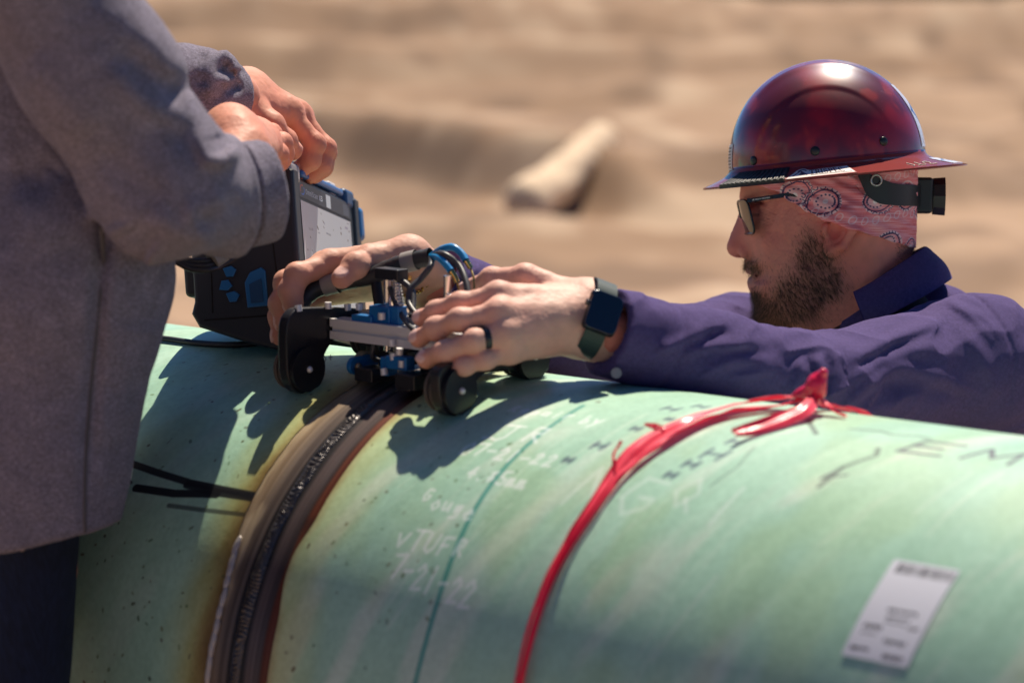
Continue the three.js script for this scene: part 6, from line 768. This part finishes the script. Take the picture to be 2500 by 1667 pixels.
  { const q = new THREE.Shape(); q.moveTo(-0.0555, 0.053); q.lineTo(-0.0565, 0.080); q.lineTo(-0.050, 0.0905); q.lineTo(-0.0375, 0.0945); q.lineTo(-0.034, 0.091); q.lineTo(-0.0335, 0.053); q.closePath(); const g = new THREE.ExtrudeGeometry(q, { depth: 0.002, bevelEnabled: true, bevelSize: 0.001, bevelThickness: 0.001, bevelSegments: 2 }); g.rotateY(-Math.PI / 2); g.translate(-0.001, 0, 0); const d = add('port_door', g, blue); const q2 = new THREE.Shape(); q2.moveTo(-0.0515, 0.0565); q2.lineTo(-0.052, 0.0775); q2.lineTo(-0.0375, 0.083); q2.lineTo(-0.037, 0.0565); q2.closePath(); const g2 = new THREE.ExtrudeGeometry(q2, { depth: 0.001, bevelEnabled: false }); g2.rotateY(-Math.PI / 2); g2.translate(-0.0045, 0, 0); add('port_latch', g2, std({ color: [0.008, 0.07, 0.19], roughness: 0.4 }), d); }
  for (const [y0, z0, y1, z1] of [[0.043, -0.108, 0.0405, -0.004], [0.2, -0.026, 0.03, -0.018], [0.195, -0.092, 0.05, -0.098]]) add('seam', capsuleBetween([-0.0003, y0, z0], [-0.0003, y1, z1], 0.0009, 6), std({ color: [0.004, 0.004, 0.005], roughness: 0.8 }));
  { const b = new RoundedBoxGeometry(0.03, 0.012, 0.02, 2, 0.002); b.translate(0.012, 0.018, -0.014); add('vent', b, blue); const k = new RoundedBoxGeometry(0.16, 0.04, 0.030, 3, 0.006); k.translate(0.12, 0.095, -0.126); add('battery_pack', k, blk); }
  // cables behind and on the pipe
  const rub = std({ color: [0.02, 0.02, 0.023], roughness: 0.5 });
  for (const [k, o] of [[0, 0], [1, 9], [2, 18]]) put('cable', tube([[-0.3927,1.0408,-2.607], [-0.3639,1.0363,-2.6063], [-0.3463,1.028,-2.6051], [-0.3277,1.0271,-2.605], [-0.3162,1.0295,-2.6255], [-0.2973,1.0412,-2.6475], [-0.2772,1.0683,-2.6615], [-0.2726,1.0994,-2.6862]].map((p) => add3(p, [0.002 * k, -0.0042 * k, 0.003 * k])), 0.0034, 70, 8), rub, ins);
  put('tape_wrap', capsuleBetween([-0.3211,1.0263,-2.6119], [-0.3102,1.0335,-2.6231], 0.0095, 14), std({ color: [0.26, 0.24, 0.22], roughness: 0.6 }), ins);
  put('cable', tube([onPipe(-0.62, 14, 0.006), onPipe(-0.5, 12, 0.004), onPipe(-0.40, 9.4, 0.004), onPipe(-0.34, 9, 0.0035), onPipe(-0.29, 7, 0.0035), onPipe(-0.25, 1, 0.006)], 0.0036, 70, 8), rub, ins);
}
// ---------- flagging tape ----------
{
  const rb = thing('flagging_tape', 'glossy red flagging tape tied round the pipe with a knot on top', 'tape');
  const red = std({ color: [0.98, 0.012, 0.075], roughness: 0.8, transmission: 0.2, clearcoat: 0.7, clearcoatRoughness: 0.25 });
  const strip = (path, widths, twist, name, seed = 1, fq = name === 'tape_tail' ? 5 : 30) => { // ribbon along points, width across, slightly cupped and crinkled
    const c = new THREE.CatmullRomCurve3(path.map(V)), n = 140, m = 6, P = [], I = [];
    for (let i = 0; i <= n; i++) { const u = i / n, p = c.getPoint(u).toArray(), t = c.getTangent(u).toArray(), q = u * (widths.length - 1.001), w = lerp(widths[q | 0], widths[(q | 0) + 1] ?? widths[q | 0], q - (q | 0)), tw = twist(u); const rad = nrm3(sub3(p, [PC[0] + dot3(sub3(p, PC), PA) * PA[0], PC[1], PC[2] + dot3(sub3(p, PC), PA) * PA[2]])), s0 = nrm3(cross3(t, rad)), sd = add3(mul3(s0, Math.cos(tw)), mul3(rad, Math.sin(tw))), up = cross3(sd, t);
      for (let j = 0; j <= m; j++) { const k = j / m * 2 - 1, b = 0.0011 * (vnoise(u * fq + seed, j * 0.5, 2) - 0.5) * 2 + 0.0011 * Math.cos(k * 4 + u * fq * 0.4); P.push(p[0] + sd[0] * k * w + up[0] * b, p[1] + sd[1] * k * w + up[1] * b, p[2] + sd[2] * k * w + up[2] * b); } }
    for (let i = 0; i < n; i++) for (let j = 0; j < m; j++) { const a = i * (m + 1) + j; I.push(a, a + 1, a + m + 1, a + 1, a + m + 2, a + m + 1); }
    const g = new THREE.BufferGeometry(); g.setAttribute('position', new THREE.Float32BufferAttribute(P, 3)); g.setIndex(I); g.computeVertexNormals(); put(name, g, red, rb);
  };
  const pts = (l) => l.map(([t, th, h]) => onPipe(t, th, h));
  strip(pts([[0.34, 118, 0.004], [0.352, 95, 0.004], [0.360, 76, 0.004], [0.356, 60, 0.004], [0.359, 47, 0.004], [0.364, 38, 0.005], [0.363, 30, 0.006], [0.366, 24, 0.007], [0.380, 15, 0.007], [0.395, 6, 0.007], [0.415, 0, 0.010], [0.44, -2, 0.014], [0.462, -2, 0.022]]), [0.0034, 0.0034, 0.0036, 0.004, 0.0055, 0.0085, 0.008, 0.007, 0.006, 0.007], (u) => 0.5 * Math.sin(u * 9), 'tape_band', 1);
  strip(pts([[0.345, 118, 0.006], [0.357, 90, 0.006], [0.366, 70, 0.006], [0.363, 52, 0.006], [0.370, 38, 0.006], [0.372, 30, 0.006], [0.384, 20, 0.006], [0.402, 9, 0.006], [0.43, 1.5, 0.006], [0.455, -2, 0.014]]), [0.0024, 0.0024, 0.0026, 0.003, 0.0036, 0.004, 0.004, 0.0035], (u) => 0.7 * Math.sin(u * 7 + 2), 'tape_band', 5);
  strip(pts([[0.462, -2, 0.02], [0.476, 4, 0.012], [0.468, 9, 0.008], [0.452, 15, 0.007], [0.446, 17.4, 0.010]]), [0.004, 0.008, 0.009, 0.007, 0.004], (u) => 0.35 + u * 0.3, 'tape_tail', 9);
  strip(pts([[0.462, -2, 0.02], [0.475, -1.5, 0.012], [0.49, -1, 0.006], [0.503, -0.6, 0.003]]), [0.006, 0.006, 0.004, 0.002], () => 0.3, 'tape_tail', 12);
  strip(pts([[0.363, 31, 0.008], [0.352, 28.5, 0.012], [0.353, 26, 0.018]]), [0.003, 0.0025, 0.001], () => 0.6, 'tape_tail', 15);
  strip(pts([[0.372, 19, 0.008], [0.362, 19.4, 0.012], [0.352, 19.5, 0.013]]), [0.004, 0.003, 0.001], () => 0.6, 'tape_tail', 18);
  strip(pts([[0.455, -3, 0.012], [0.45, -30, 0.004], [0.43, -70, 0.004], [0.4, -120, 0.004]]), [0.006, 0.005, 0.005], () => 0.2, 'tape_band', 21);
  const k0 = onPipe(0.463, -2, 0.026), kf = uni(0.006, [ell(k0, [0.010, 0.014, 0.010], [0.9, 0.2, 0.3], [0, 1, 0]), rc(onPipe(0.445, -1, 0.016), k0, 0.005, 0.009), rc(k0, onPipe(0.470, -2, 0.040), 0.008, 0.005)]);
  put('knot', meshSDF((x, y, z) => kf(x, y, z) + 0.006 * Math.abs(fbm(x * 90, y * 60, z * 90, 2) - 0.5) + 0.001 * (fbm(x * 120, y * 190, z * 190, 2) - 0.5), sub3(k0, [0.05, 0.05, 0.05]), add3(k0, [0.05, 0.05, 0.05]), 0.0016), std({ color: [0.88, 0.012, 0.07], roughness: 0.35, clearcoat: 0.6 }), rb);
}

scene.environment = null;
renderer.render(scene, camera);
